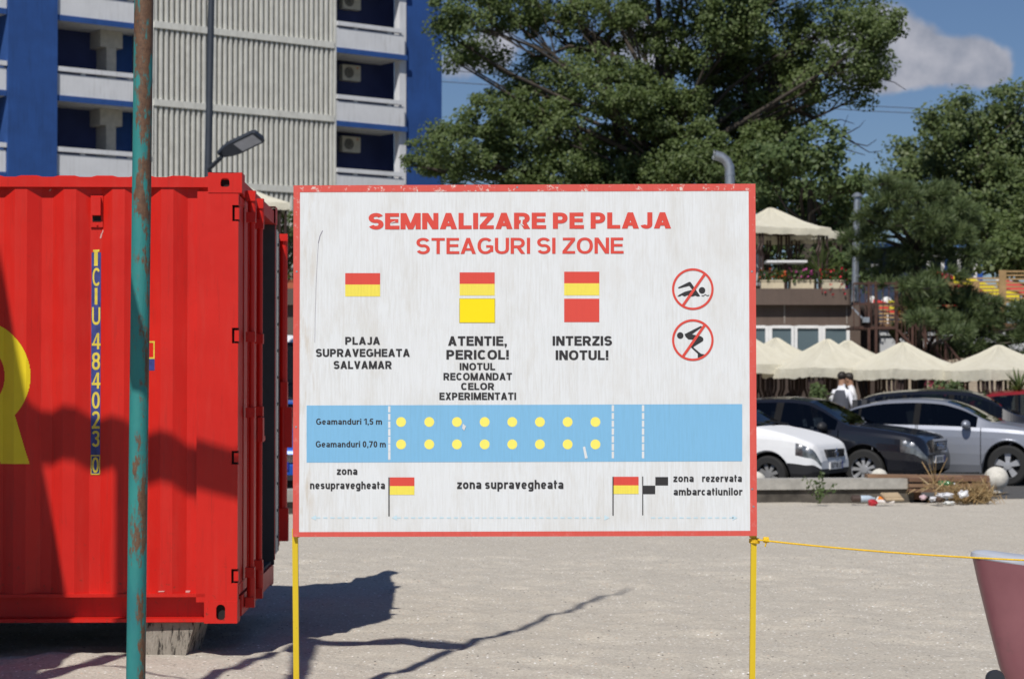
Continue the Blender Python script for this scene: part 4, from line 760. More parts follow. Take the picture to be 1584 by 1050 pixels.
    mt = {'body': P['paint'], 'bonnet': P['paint'], 'door': P['paint'], 'pillar': M('pillar_black', (.012, .012, .013), .8, spec=.1), 'windshield': CARGLASS, 'rear_window': CARGLASS, 'side_window': CARGLASS, 'bumper_front': P.get('bumper', P['paint']), 'bumper_rear': P.get('bumper', P['paint']), 'headlight': lamp_clear, 'taillight': lamp_red}
    for k, mb in parts.items():
        nm = ''.join(c for c in k if not c.isdigit()); nm = nm[:-1] if nm[-1] in 'RL' else nm
        o = mb.build(nm.split('_front')[0].split('_rear')[0] if nm.startswith('bumper') else nm, mt[nm], root, smooth=38, recalc=False)
        if nm == 'door':
            dx = P['doors'][int(k[4])]; s = -1 if k[-1] == 'R' else 1; xh = dx[0] + .14 if dx[1] - dx[0] > .3 else dx[0]; zz = beltf(xh) - .12
            h = MB(); h.ball((xh, s * (hwf(xh) * .995 + .008), zz), (.10, .022, .022), 12, 8); h.build('door_handle', P.get('handle', P['paint']), o, smooth=60)
    fab = M('seat_fabric', (.05, .05, .055), .9); zs = beltf(0) - .42
    for sx in ((.05, -.85) if wb < 1.6 else (.55,)):
        for sy in (-1, 1):
            q = MB(); q.box((sx + .1, sy * .36, zs), (.5, .46, .16)); q.box((sx - .2, sy * .36, zs + .34), (.14, .44, .62), Matrix.Rotation(-.2, 3, 'Y'), .85); q.box((sx - .29, sy * .36, zs + .74), (.09, .24, .17)); q.build('seat', fab, root)
    q = MB(); xd = P['wind'][1] - .2; q.bb(xd - .25, xd + .1, -W0 * .84, W0 * .84, beltf(xd) - .30, beltf(xd) - .05); q.build('dashboard', plast, root); q = MB(); q.tube([(xd - .34 - .05 * math.sin(a), .36 + .18 * math.cos(a), beltf(xd) - .06 + .17 * math.sin(a)) for a in [2 * math.pi * i / 16 for i in range(17)]], .016, 6); q.build('steering_wheel', plast, root)
    u = MB(); u.bb(x0 + .25, x1 - .3, -W0 * .70, W0 * .70, .18, .55); u.bb(-wb + .5, wb - .45, -W0 * .93, W0 * .93, .20, .60); u.build('underbody', plast, root)
    for xa in (-wb, wb):
        for s in (-1, 1):
            ow = W0 - .03; w = .2; pr = [(rw * .62, -.5), (rw * .90, -.5), (rw * .97, -.42), (rw, -.25), (rw, .25), (rw * .97, .42), (rw * .90, .5), (rw * .62, .5), (rw * .60, .35)]
            t = MB(); t.lathe([(r, h * w) for r, h in pr] , (xa, s * (ow - w / 2), rw), 'Y', 30, False); wh = t.build('wheel', black_rubber, root, smooth=35)
            d = MB(); yo = s * (ow - .035); d.lathe([(rw * .63, s * .03), (rw * .61, 0)][::s] if s > 0 else [(rw * .61, 0), (rw * .63, s * .03)], (xa, yo, rw), 'Y', 28, False)
            d.k = 1; d.lathe([(.001, -s * .07), (rw * .62, -s * .07)], (xa, yo, rw), 'Y', 24); d.k = 0
            nsp = P.get('spokes', 5)
            for k in range(nsp):
                a = 2 * math.pi * k / nsp + .3; c, sn = math.cos(a), math.sin(a); ri, ro = rw * .10, rw * .615; wi, wo = P.get('spw', (.035, .05)); tn = (-sn, c)
                pl = [(xa + c * ri + tn[0] * wi, yo - s * .005, rw + sn * ri + tn[1] * wi), (xa + c * ri - tn[0] * wi, yo - s * .005, rw + sn * ri - tn[1] * wi), (xa + c * ro - tn[0] * wo, yo - s * .012, rw + sn * ro - tn[1] * wo), (xa + c * ro + tn[0] * wo, yo - s * .012, rw + sn * ro + tn[1] * wo)]
                d.prism(pl, (0, 0, 0), (0, -s * .03, 0))
            d.lathe([(rw * .2, -s * .02), (rw * .19, s * .006), (.001, s * .01)], (xa, yo, rw), 'Y', 16)
            d.build('rim', [P.get('rim', M('alloy', (.52, .53, .55), .35, .5)), M('wheel_dark', (.03, .03, .032), .6)], wh, smooth=30, recalc=False)
    xm, zm = P['mirror']
    for s in (-1, 1):
        m = MB(); y = hwf(xm) * .95; m.ball((xm, s * (y + .12), zm), (.075, .115, .075), 14, 10); m.bar((xm + .02, s * (y - .02), zm - .05), (xm + .02, s * (y + .08), zm - .03), .04, .05); m.build('wing_mirror', P.get('mirror_mat', P['paint']), root, smooth=50)
    xe = xs[-1]
    for s in (-1, 1):
        for k, dx in enumerate((.06, .16)):
            xh = P['headlight'][0] + dx; m = MB(); m.ball((xh, s * (hwf(xh) * .985 - .028), min(beltf(xh), top(xh) - .02) - .085), (.052, .04, .042), 12, 8); m.build('headlight_lens', M('lens_bright', (.75, .76, .78), .12, .3), root, smooth=60)
    if 'grille' in P:
        gz0, gz1, gw = P['grille']; m = MB(); m.bb(xe - .05, xe + .012, -gw, gw, gz0, gz1)
        m.k = 1
        for k in range(5): z = gz0 + (gz1 - gz0) * (k + .5) / 5; m.bb(xe + .012, xe + .018, -gw * .95, gw * .95, z - .005, z + .005)
        if P.get('chrome_frame'):
            for s in (-1, 1): m.bar((xe + .014, s * gw, gz0), (xe + .014, s * gw * 1.06, gz1), .025)
            m.bar((xe + .014, -gw, gz1), (xe + .014, gw, gz1), .022); m.bar((xe + .014, -gw, gz0), (xe + .014, gw, gz0), .022)
        if P.get('emblem') == 'rings':
            for k in range(4): m.tube([(xe + .024, -.12 + .08 * k + .05 * math.cos(a), (gz0 + gz1) / 2 + .05 * math.sin(a)) for a in [2 * math.pi * i / 16 for i in range(17)]], .007, 6)
        if P.get('emblem') == 'diamond':
            c = (gz0 + gz1) / 2; q = [(xe + .024, 0, c + .07), (xe + .024, .04, c), (xe + .024, 0, c - .07), (xe + .024, -.04, c), (xe + .024, 0, c + .07)]; m.tube(q, .008, 6)
        m.build('grille', [plast, chrome], root)
    if 'plate' in P:
        txt, zc = P['plate']; m = MB(); xp = xe + .022; m.bb(xe - .05, xp, -.26, .26, zc - .056, zc + .056); m.k = 1; m.add([(xp + .002, .26, zc - .056), (xp + .002, .215, zc - .056), (xp + .002, .215, zc + .056), (xp + .002, .26, zc + .056)], [(3, 2, 1, 0)]); m.k = 2
        mp = lambda x, y, k: (xp + .002 + .0003 * k, .20 - x, zc - .036 + .072 * y); put_text(m, txt, .15, mp, 0, .44)
        m.build('number_plate', [plate_white, plate_blue, ink], root)
    if P.get('wipers'):
        xw = P['wind'][1]; m = MB()
        for y0, y1 in ((.05, -.5), (.6, .1)): m.bar((xw + .02, y0, top(xw) + .012), (xw - .12, y1, top(xw - .12) + .02), .018)
        m.build('wiper', plast, root)
    if P.get('rub'):
        m = MB(); zr = P['rub']
        for s in (-1, 1):
            for i in range(len(xs) - 1):
                if -wb + Ra + .02 < xs[i] < wb - Ra - .02: m.bb(xs[i], xs[i + 1], s * (hwf(xs[i]) - .005), s * (hwf(xs[i]) + .012), zr - .03, zr + .03)
        m.build('rubbing_strip', plast, root)
    return root
def cars():
    sedan = dict(top=[(-2.36, .72), (-2.33, .92), (-2.25, 1.00), (-1.80, 1.075), (-1.5, 1.11), (-1.0, 1.30), (-.55, 1.385), (-.1, 1.405), (.3, 1.38), (.62, 1.29), (1.18, 1.02), (1.5, .965), (1.95, .86), (2.14, .76), (2.22, .62)],
                 belt=[(-2.36, .70), (-1.6, .98), (0, .965), (1.0, .93), (1.6, .89), (2.1, .76), (2.22, .60)],
                 plan=[(-2.36, .62), (-2.25, .76), (-2.0, .84), (-1.4, .895), (0, .905), (1.4, .89), (1.9, .82), (2.12, .72), (2.22, .60)],
                 wb=2.84, rw=.325, doors=[(-.98, -.05), (-.02, 1.0)], glass=[(-1.18, -1.02), (-.98, -.10), (.00, .93)], wind=(.40, 1.17), rear=(-1.55, -.85), headlight=(1.95, 3, 5), taillight=(-2.15, 3, 5), mirror=(.78, .98), roofw=.58,
                 paint=paint('silver_paint', (.33, .35, .40), .55, .40), rim=M('alloy', (.52, .53, .55), .35, .5), handle=chrome, spokes=5, spw=(.03, .055), grille=(.45, .62, .45), xcuts=(1.95,))
    make_car('sedan', 'silver sedan with a sloping rear roofline, second row behind the black sedan', sedan, (7.97, 33.8), R(-22))
    old = dict(top=[(-2.4, .75), (-2.36, .95), (-2.2, 1.02), (-1.75, 1.06), (-1.4, 1.10), (-.85, 1.36), (-.5, 1.42), (0, 1.43), (.35, 1.39), (.55, 1.30), (1.12, 1.00), (1.5, .955), (1.95, .885), (2.18, .82), (2.27, .70), (2.3, .55)],
               belt=[(-2.4, .72), (-1.6, .96), (0, .93), (1.0, .915), (1.6, .87), (2.1, .79), (2.3, .53)],
               plan=[(-2.4, .68), (-2.3, .80), (-2.0, .85), (-1.4, .885), (0, .89), (1.4, .885), (1.95, .845), (2.18, .78), (2.26, .70), (2.3, .64)],
               wb=2.70, rw=.315, doors=[(-1.0, -.08), (-.05, .95)], glass=[(-.98, -.14), (-.02, .90)], wind=(.42, 1.11), rear=(-1.45, -.75), headlight=(1.93, 3, 4), taillight=(-2.15, 3, 5), mirror=(.72, .97), roofw=.57, bumper_rows=1,
               paint=paint('black_paint', (.010, .011, .016), 0, .2), mirror_mat=plast, handle=plast, spokes=9, spw=(.018, .028), grille=(.575, .77, .36), chrome_frame=1, emblem='rings', plate=('B 48 RUE', .47), bumper=paint('black_paint', (.010, .011, .016)), xcuts=(1.93,))
    make_car('sedan', 'black sedan with clear headlights and a chrome framed grille, beside the white hatchback', old, (5.45, 32.5), R(-27))
    hatch = dict(top=[(-1.85, .75), (-1.80, 1.0), (-1.6, 1.22), (-1.3, 1.34), (-.8, 1.39), (0, 1.40), (.3, 1.36), (.5, 1.28), (1.0, 1.0), (1.3, .94), (1.7, .83), (1.9, .74), (1.97, .62), (2.0, .5)],
                 belt=[(-1.85, .72), (-1.5, .92), (0, .90), (.9, .88), (1.5, .84), (1.9, .70), (2.0, .48)],
                 plan=[(-1.85, .68), (-1.7, .76), (-1.2, .80), (0, .81), (1.2, .80), (1.65, .77), (1.87, .71), (1.96, .63), (2.0, .58)],
                 wb=2.45, rw=.285, doors=[(-.95, -.12), (-.09, .86)], glass=[(-1.5, -1.0), (-.93, -.16), (-.06, .80)], wind=(.36, .99), rear=(-1.82, -1.5), headlight=(1.66, 3, 4), taillight=(-1.7, 3, 5), mirror=(.66, .93), roofw=.54, bumper_rows=1,
                 paint=M('white_car_paint', (.76, .77, .78), .5, var=.03, spec=.2), bumper=plast, mirror_mat=plast, handle=plast, rim=M('grey_hubcap', (.20, .20, .20), .5), spokes=8, spw=(.02, .03), grille=(.545, .66, .36), emblem='diamond', plate=('TL 09 TGV', .42), wipers=1, xcuts=(1.66,))
    make_car('hatchback', 'white hatchback with black bumper parked by the concrete kerb right of the notice board', hatch, (3.82, 31.25), R(-29))
    suv = dict(hatch); suv.update(top=[(-2.0, .8), (-1.95, 1.1), (-1.75, 1.38), (-1.3, 1.50), (-.5, 1.55), (.2, 1.52), (.5, 1.42), (1.1, 1.08), (1.5, 1.0), (1.9, .86), (2.0, .7)], belt=[(-2.0, .78), (-1.5, 1.0), (0, .98), (1.0, .96), (1.6, .9), (2.0, .68)], plan=[(-2.0, .72), (-1.85, .82), (-1.2, .88), (0, .89), (1.4, .88), (1.85, .78), (2.0, .66)], paint=MATS['black_paint'], bumper=MATS['black_paint'], mirror_mat=MATS['black_paint'], rw=.32, wb=2.55, roofw=.70, wind=(.38, 1.08), rear=(-1.9, -1.45), headlight=(1.7, 3, 4), plate=('B 07 SAL', .45)); suv.pop('emblem')
    make_car('estate_car', 'black estate car whose roof shows between the black and the silver sedan', suv, (9.4, 38.2), R(-14))
    red = dict(suv); red.update(paint=paint('dark_red_paint', (.20, .010, .014), 0, .3), bumper=MATS['dark_red_paint'], mirror_mat=MATS['dark_red_paint'], plate=('CT 16 LIT', .45), glass=[(-1.75, -1.0), (-.93, -.16), (-.06, .80)])
    make_car('estate_car', 'dark red estate car at the right edge behind the silver sedan', red, (11.9, 40.0), R(-8))
    blue = dict(hatch); blue.update(paint=paint('blue_paint', (.012, .09, .45), .1, .3), bumper=plast, plate=('DT 05 127', .50), mirror_mat=MATS['blue_paint']); blue.pop('emblem')
    make_car('hatchback', 'blue hatchback facing the beach in the gap left of the notice board', blue, (-4.05, 29.8), R(-90))
    van = dict(suv); van.update(top=[(-2.6, .9), (-2.58, 2.2), (-2.45, 2.48), (-1.5, 2.52), (.4, 2.50), (.8, 2.40), (1.0, 2.2), (1.75, 1.30), (2.1, 1.10), (2.4, .92), (2.45, .7)], belt=[(-2.6, .88), (-2, 1.25), (0, 1.25), (1.2, 1.22), (1.8, 1.08), (2.4, .80), (2.45, .68)], plan=[(-2.6, .9), (-2.4, .96), (0, .97), (1.6, .95), (2.2, .86), (2.45, .74)], wb=3.3, rw=.34, paint=MATS['white_car_paint'], bumper=plast, mirror_mat=plast, glass=[(.35, 1.3)], doors=[(.3, 1.28)], wind=(.85, 1.72), rear=(-2.59, -2.52), headlight=(2.1, 3, 4), taillight=(-2.5, 2, 4), mirror=(1.15, 1.4), roofw=.80, grille=(.7, .85, .5), plate=('B 33 MAR', .5))
    make_car('van', 'white van behind the blue hatchback left of the notice board', van, (-4.9, 35.0), R(-80))
cars()
# ------------------------------------------------------------------ blue and white hotel block
def hotel():
    P0 = Vector((-15.77, 72.8, 0)); D = Vector((.7914, .6113, 0)); NI = Vector((-.6113, .7914, 0)); ang = math.atan2(D.y, D.x)
    root = thing('hotel_block', 'tall hotel block with blue piers, white balconies and a white slatted stair screen', 'building', P0, ang)
    def U(px, v=0):                                          # facade coordinate seen at pixel column px on the plane v metres in
        k = (px - 792) / (F * math.cos(PITCH)); o = P0 + NI * v; return (k * o.y - o.x) / (D.x - k * D.y)
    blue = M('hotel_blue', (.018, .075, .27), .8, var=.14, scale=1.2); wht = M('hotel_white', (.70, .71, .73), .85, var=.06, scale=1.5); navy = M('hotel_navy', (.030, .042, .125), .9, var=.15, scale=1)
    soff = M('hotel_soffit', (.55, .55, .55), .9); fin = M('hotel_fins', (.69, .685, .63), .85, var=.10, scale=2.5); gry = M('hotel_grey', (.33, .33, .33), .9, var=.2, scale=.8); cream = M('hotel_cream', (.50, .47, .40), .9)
    B = lambda name, mb, mat: mb.build(name, mat, root)
    for mm in (blue, wht, fin):                              # rain streaks and grime on the render
        nt = mm.node_tree; bs = nt.nodes['Principled BSDF']; src = bs.inputs['Base Color'].links[0].from_socket; tc = N(nt, 'ShaderNodeTexCoord').outputs['Object']
        st = mixc(nt, 1.0, ramp(nt, noise(nt, 3.0, 5, .65, tc, (3, 3, .22)), [(.50, (0, 0, 0)), (.80, (.75,) * 3)]), ramp(nt, noise(nt, .5, 4, .6, tc), [(.35, (.15,) * 3), (.65, (1, 1, 1))]), 'MULTIPLY')
        nt.links.new(mixc(nt, st, src, mixc(nt, 1.0, src, (.50, .47, .42), 'MULTIPLY')), bs.inputs['Base Color'])
    u0, u1, u2, u3, u4, u5 = U(8.5), U(85), U(236), U(516), U(626), U(683.5); TOPZ = 21.0
    m = MB(); m.bb(u0, u1, -.10, 1.9, 0, TOPZ); B('pier', m, blue)
    m = MB(); m.bb(U(627, .25), U(683, .25), .25, .55, 0, TOPZ); B('pier', m, blue)
    m = MB(); m.bb(U(617.5, .20), U(627, .25) - .01, .20, .56, 0, TOPZ); B('pier_edge', m, wht)
    ub = U(609, 1.7)
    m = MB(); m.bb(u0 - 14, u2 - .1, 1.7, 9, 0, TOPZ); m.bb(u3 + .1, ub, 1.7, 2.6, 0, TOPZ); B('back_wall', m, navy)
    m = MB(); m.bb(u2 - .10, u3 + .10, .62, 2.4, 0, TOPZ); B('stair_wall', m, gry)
    m = MB()
    for k in range(16): m.bb(u2, u3, .60, .618, .9 + 1.4 * k, 1.0 + 1.4 * k)
    m.bb(u2 - .1, u2, .0, .62, 0, TOPZ); m.bb(u3, u3 + .1, .0, 1.7, 0, TOPZ); B('stair_return', m, fin)
    m = MB(); n = 35
    for k in range(n):
        u = u2 + .10 + (u3 - u2 - .2) * k / (n - 1); m.bb(u - .048, u + .048, .02, .24, .4, TOPZ)
    B('slatted_screen', m, fin)
    levels = [14.46 + 2.8 * k for k in range(-5, 3)]
    for z in levels:
        m = MB(); m.bb(u2, u3, -.03, .30, z - .02, z + .22); B('screen_band', m, fin)
        for a, b, gap_end in ((u0 - 14, u0 - .02, 0), (u1 + .02, u2 - .12, 0), (u3 + .12, U(625.5, 0), 1)):
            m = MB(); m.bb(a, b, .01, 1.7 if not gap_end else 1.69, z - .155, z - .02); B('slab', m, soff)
            m = MB(); m.bb(a, b + (.12 if gap_end else 0), -.03, .009, z - .16, z + .04); B('slab_edge', m, blue)
            m = MB(); m.bb(a, b - (.3 if gap_end else 0) + .3 * gap_end, .0, .10, z + .045, z + .80); B('balcony_panel', m, wht)
            m = MB(); m.bb(a, b - (.12 if gap_end else 0), -.06, .16, z + .88, z + 1.04)
            for q in (.28, .78): uu = a + (b - a) * q; m.bb(uu - .08, uu + .08, .0, .10, z + .80, z + .88)
            B('balcony_rail', m, wht)
            if a > -1 and not gap_end:
                uu = U(163, .9); m = MB(); m.bb(uu, uu + .38, .9, 1.7, z - 2.8, z - .16); m.bb(uu - .25, uu + .62, .88, 1.7, z - .75, z - .156); m.bb(uu - .12, uu + .05, .86, .89, z - .46, z - .32); B('partition', m, cream)
                m = MB(); m.bb(uu + .44, b, 1.4, 1.69, z - 2.8, z - .16); B('partition', m, blue)
            if gap_end:
                ua = U(537, 1.45) - .25; m = MB(); m.k = 0; m.bb(ua, ua + .84, 1.42, 1.69, z - .93, z - .32); m.k = 1; m.lathe([(.22, 0), (.22, -.012)], (ua + .30, 1.418, z - .62), 'Y', 20); m.k = 2; m.bb(ua + .64, ua + .74, 1.41, 1.42, z - .45, z - .38); m.k = 0
                for r in (.07, .13, .19): m.tube([(ua + .30 + r * math.cos(t), 1.403, z - .62 + r * math.sin(t)) for t in [2 * math.pi * i / 14 for i in range(15)]], .008, 4)
                m.build('air_conditioner', [M('ac_cream', (.62, .58, .46), .5), M('ac_dark', (.05, .045, .04), .6), M('ac_label', (.6, .3, .15), .6)], root)
    m = MB(); m.bb(u0 - 14, ub, 0, 9, TOPZ, TOPZ + .5); B('roof', m, wht)
hotel()
# ------------------------------------------------------------------ terrace restaurant, gazebos, stair, retaining wall
def plaster(name, c):
    m, nt, b = newmat(name); tc = N(nt, 'ShaderNodeTexCoord').outputs['Object']
    a = noise(nt, 1.1, 5, .65, tc); f = noise(nt, 30, 4, .7, tc); s = noise(nt, 3, 4, .6, tc, (3, 3, .25))
    k = ramp(nt, a, [(.3, tuple(x * .82 for x in c)), (.7, tuple(x * 1.15 for x in c))]); k = mixc(nt, ramp(nt, s, [(.5, (0, 0, 0)), (.8, (.5,) * 3)]), k, tuple(x * .7 for x in c))
    nt.links.new(k, b.inputs['Base Color']); b.inputs['Roughness'].default_value = .95; bump(nt, b, f, .5, .02); return m
def brick_mat(name, c1, c2, mortar, w=.24, h=.075):
    m, nt, b = newmat(name); tc = N(nt, 'ShaderNodeTexCoord').outputs['Object']; mp = N(nt, 'ShaderNodeMapping'); mp.inputs['Rotation'].default_value = (R(90), 0, 0); nt.links.new(tc, mp.inputs[0])
    t = N(nt, 'ShaderNodeTexBrick'); nt.links.new(mp.outputs[0], t.inputs[0]); t.inputs['Color1'].default_value = (*c1, 1); t.inputs['Color2'].default_value = (*c2, 1); t.inputs['Mortar'].default_value = (*mortar, 1)
    t.inputs['Scale'].default_value = 1; t.inputs['Brick Width'].default_value = w; t.inputs['Row Height'].default_value = h; t.inputs['Mortar Size'].default_value = .010
    nt.links.new(mixc(nt, .35, t.outputs[0], ramp(nt, noise(nt, 3, 4), [(.3, tuple(x * .7 for x in c1)), (.7, c2)])), b.inputs['Base Color']); b.inputs['Roughness'].default_value = .92; bump(nt, b, t.outputs['Fac'], -.6, .02); return m
def canvas_mat():
    m, nt, b = newmat('cream_canvas'); n = noise(nt, 4, 5, .6); c = ramp(nt, n, [(.3, (.71, .67, .53)), (.7, (.79, .755, .62))]); nt.links.new(c, b.inputs['Base Color']); b.inputs['Roughness'].default_value = .9
    t = N(nt, 'ShaderNodeBsdfTranslucent'); t.inputs[0].default_value = (.62, .55, .38, 1); mx = N(nt, 'ShaderNodeMixShader'); mx.inputs[0].default_value = .22; bump(nt, b, noise(nt, 9, 3, .6), .5, .03)
    nt.links.new(b.outputs[0], mx.inputs[1]); nt.links.new(t.outputs[0], mx.inputs[2]); nt.links.new(mx.outputs[0], nt.nodes['Material Output'].inputs[0]); return m
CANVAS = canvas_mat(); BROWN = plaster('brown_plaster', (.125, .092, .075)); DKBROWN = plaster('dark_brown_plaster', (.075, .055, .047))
def pane_mat():
    m, nt, b = newmat('window_pane'); b.inputs['Base Color'].default_value = (.10, .14, .16, 1); b.inputs['Roughness'].default_value = .08; b.inputs['Specular IOR Level'].default_value = .6; return m
PANE = pane_mat()
WY = 48.0
def restaurant():
    xl, xr = at(300, 500, WY).x, at(1314, 500, WY).x; zt = at(0, 447, WY).z; zb = at(0, 472, WY).z; zw1, zw0 = at(0, 504, WY).z, 2.0
    root = thing('terrace_restaurant', 'brown plastered restaurant with white framed windows under a planted roof terrace', 'building', ((xl + xr) / 2, WY, 0))
    B = lambda n, mb, mt, **k: mb.build(n, mt, root, world=True, **k)
    m = MB(); m.bb(xl, xr - .12, WY - .22, WY + .15, zb, zt); m.lathe([(.14, zb), (.14, zt)], (xr - .12, WY - .08, 0), 'Z', 16); B('parapet', m, BROWN)
    wins = [(at(a, 0, WY).x, at(b, 0, WY).x) for a, b in ((560, 612), (614, 666), (700, 752), (754, 806), (840, 892), (894, 946), (980, 1032), (1034, 1086), (1128, 1186), (1189, 1226), (1228, 1268), (1271, 1311))]; wx0, wx1 = wins[0][0], wins[-1][1] 
    m = MB(); m.bb(xl, wx0, WY, WY + .3, .14, zb - .003); m.bb(wx1 + .03, xr + .25, WY, WY + .3, .14, zb - .003); m.bb(wx0, wx1 + .03, WY, WY + .3, zw1, zb - .003); [m.bb(wins[i][1] + .02, wins[i + 1][0] - .02, WY, WY + .3, zw0, zw1) for i in range(len(wins) - 1) if wins[i + 1][0] - wins[i][1] > .2]; B('wall', m, BROWN); m = MB(); m.bb(wx0, wx1 + .03, WY, WY + .3, .14, zw0); m.bb(xl, xr, WY - .02, WY - .003, .14, 1.75); B('shaded_lower_wall', m, DKBROWN)  # darker brown low down carries the shade of the canopies in its colour
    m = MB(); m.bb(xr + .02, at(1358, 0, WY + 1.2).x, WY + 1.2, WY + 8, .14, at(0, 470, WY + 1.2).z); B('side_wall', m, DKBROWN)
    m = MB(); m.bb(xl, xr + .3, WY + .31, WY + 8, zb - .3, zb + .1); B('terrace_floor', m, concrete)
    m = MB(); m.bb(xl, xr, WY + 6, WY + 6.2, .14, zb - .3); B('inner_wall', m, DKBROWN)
    for a, b in wins:
        m = MB(); fw = .055
        m.bb(a - .02, a + fw, WY - .03, WY + .06, zw0, zw1); m.bb(b - fw, b + .02, WY - .03, WY + .06, zw0, zw1); m.bb(a + fw, b - fw, WY - .03, WY + .06, zw1 - fw, zw1 + .01); m.bb(a + fw, b - fw, WY - .03, WY + .06, zw0 - .01, zw0 + fw)
        w = m.build('window', white_metal, root, world=True); g = MB(); g.bb(a + fw, b - fw, WY + .02, WY + .035, zw0 + fw, zw1 - fw); g.build('pane', PANE, w, world=True)
    m = MB()
    for k, p in enumerate((1212, 1308)): x = at(p, 0, WY).x; m.bb(x - .012, x + .012, WY - .02, WY - .002, zw1 + .05, zb)
    B('downpipe', m, M('lime_streak', (.30, .27, .24), .9))
    m = MB(); r0 = WY + .45                                     # terrace railing
    x = at(1172, 0, r0).x
    while x < xr: m.bar((x, r0, zt - .1), (x, r0, zt + .42), .02); x += .12
    m.bar((at(1100, 0, r0).x, r0, zt + .42), (xr, r0, zt + .42), .035); B('terrace_railing', m, dark_iron)
    return zt, zb, xr
ZT, ZB, XR = restaurant()
def gazebo(name, label, c, half, rot, ze, zp, z0, group, posts=True, val=.20):
    root = thing(name, label, 'gazebo', (c[0], c[1], z0), rot, group); ze -= z0; zp -= z0; n = 18
    m = MB(); vs = []; rim = []
    cs = [(-half, -half), (half, -half), (half, half), (-half, half)]
    rnd = random.Random(int(c[0] * 100))
    for k in range(4):
        a, b = cs[k], cs[(k + 1) % 4]
        for i in range(n): t = i / n; sag = -.10 * 4 * t * (1 - t) * half / 1.2; rim.append((a[0] + (b[0] - a[0]) * t, a[1] + (b[1] - a[1]) * t, ze - sag * -1 * .25))
    N_ = len(rim); rings = []
    for s, lift in ((1, 0), (.8, .135), (.55, .37), (.28, .67), (.06, .97)):
        rings.append([(x * s, y * s, z + (zp - ze) * lift + rnd.uniform(-.012, .012)) for x, y, z in rim])
    low = [(x * (1.01 + rnd.uniform(-.018, .022)), y * (1.01 + rnd.uniform(-.018, .022)), z - val + rnd.uniform(-.022, .022)) for x, y, z in rim]; rings.insert(0, low)
    mid = [((a[0] + b[0]) / 2 * (1 + rnd.uniform(-.006, .014)), (a[1] + b[1]) / 2 * (1 + rnd.uniform(-.006, .014)), (a[2] + b[2]) / 2) for a, b in zip(rings[0], rings[1])]; rings.insert(1, mid)
    for r in rings: vs += r
    fs = [(i * N_ + k, i * N_ + (k + 1) % N_, (i + 1) * N_ + (k + 1) % N_, (i + 1) * N_ + k) for i in range(len(rings) - 1) for k in range(N_)]
    b = len(vs); vs.append((0, 0, zp)); fs += [((len(rings) - 1) * N_ + k, (len(rings) - 1) * N_ + (k + 1) % N_, b) for k in range(N_)]
    m.add(vs, fs); m.build('canopy', CANVAS, root, smooth=40)
    if posts:
        for x, y in cs:
            m = MB(); sx, sy = (1 if x > 0 else -1), (1 if y > 0 else -1); bx, by = x * .93, y * .93
            for ox, oy in ((0, 0), (-.14 * sx, 0), (0, -.14 * sy), (-.22 * sx, 0)):
                q = Vector((bx + ox, by + oy, 0)); k = .06 * (1 if ox else -1)
                m.tube([q + Vector((k, 0, 0)), q + Vector((k, 0, .25)), q + Vector((0, 0, .42)), q + Vector((0, 0, 1.1)), q + Vector((-k, 0, 1.25)), q + Vector((0, 0, 1.4)), q + Vector((0, 0, ze - .02))], .030, 5)
            m.bar((bx, by, ze - .03), (bx - .35 * sx, by, ze - .03), .03); m.bar((bx - .25 * sx, by, .5), (bx + .02 * sx, by, .5), .02)
            m.build('post', dark_iron, root)
        m = MB()
        for k in range(4): a, b2 = cs[k], cs[(k + 1) % 4]; m.bar((a[0] * .95, a[1] * .95, ze - .04), (b2[0] * .95, b2[1] * .95, ze - .04), .035)
        m.build('frame', dark_iron, root)
    return root
def gazebos():
    G = 'cream gazebos along the restaurant front'; Y = 43.5
    for px, yp, ye, h, rot, Yd, lab in [(1397, 529, 571, .98, 26, 43.0, 'cream gazebo canopy over the two people, third in the front row'), (1545, 533, 572, .98, 26, 42.2, 'cream gazebo canopy in front of the grey wall at the right'), (1279, 524, 569, .98, 24, 43.9, 'cream gazebo canopy in the front row under the restaurant windows'), (1158, 519, 563, .98, 24, 44.8, 'cream gazebo canopy half hidden by the right edge of the notice board'),
                                   (1312, 526, 567, .95, 24, 45.8, 'cream gazebo canopy showing its tip behind the front row'), (1200, 522, 564, .95, 24, 46.3, 'cream gazebo canopy close under the windows behind the front row'), (1606, 539, 572, .95, 26, 44.6, 'cream gazebo canopy cut by the right edge of the picture')]:
        p = at(px, yp, Yd); e = at(px, ye, Yd); gazebo('gazebo', lab, (p.x, p.y), h, R(rot), e.z, p.z, .14, G)
    T = 'cream gazebos on the roof terrace'
    Yd = 50.5; p = at(1192, 321, Yd); e = at(1192, 356, Yd); gazebo('gazebo', 'cream gazebo on the roof terrace just right of the notice board', (p.x, p.y), 1.05, R(22), e.z, p.z, ZB + .1, T, val=.16)
    p = at(1206, 348, Yd + 2.6); e = at(1206, 362, Yd + 2.6); gazebo('gazebo', 'second cream gazebo behind the first on the roof terrace', (p.x, p.y), 1.2, R(22), e.z, p.z, ZB + .1, T, val=.16)
    Yd = 49.6; p = at(372, 283, Yd); e = at(372, 318, Yd); gazebo('gazebo', 'cream gazebo roof seen above the red container corner', (p.x, p.y), 1.05, R(12), e.z, p.z, ZB + .1, T, val=.16)
gazebos()
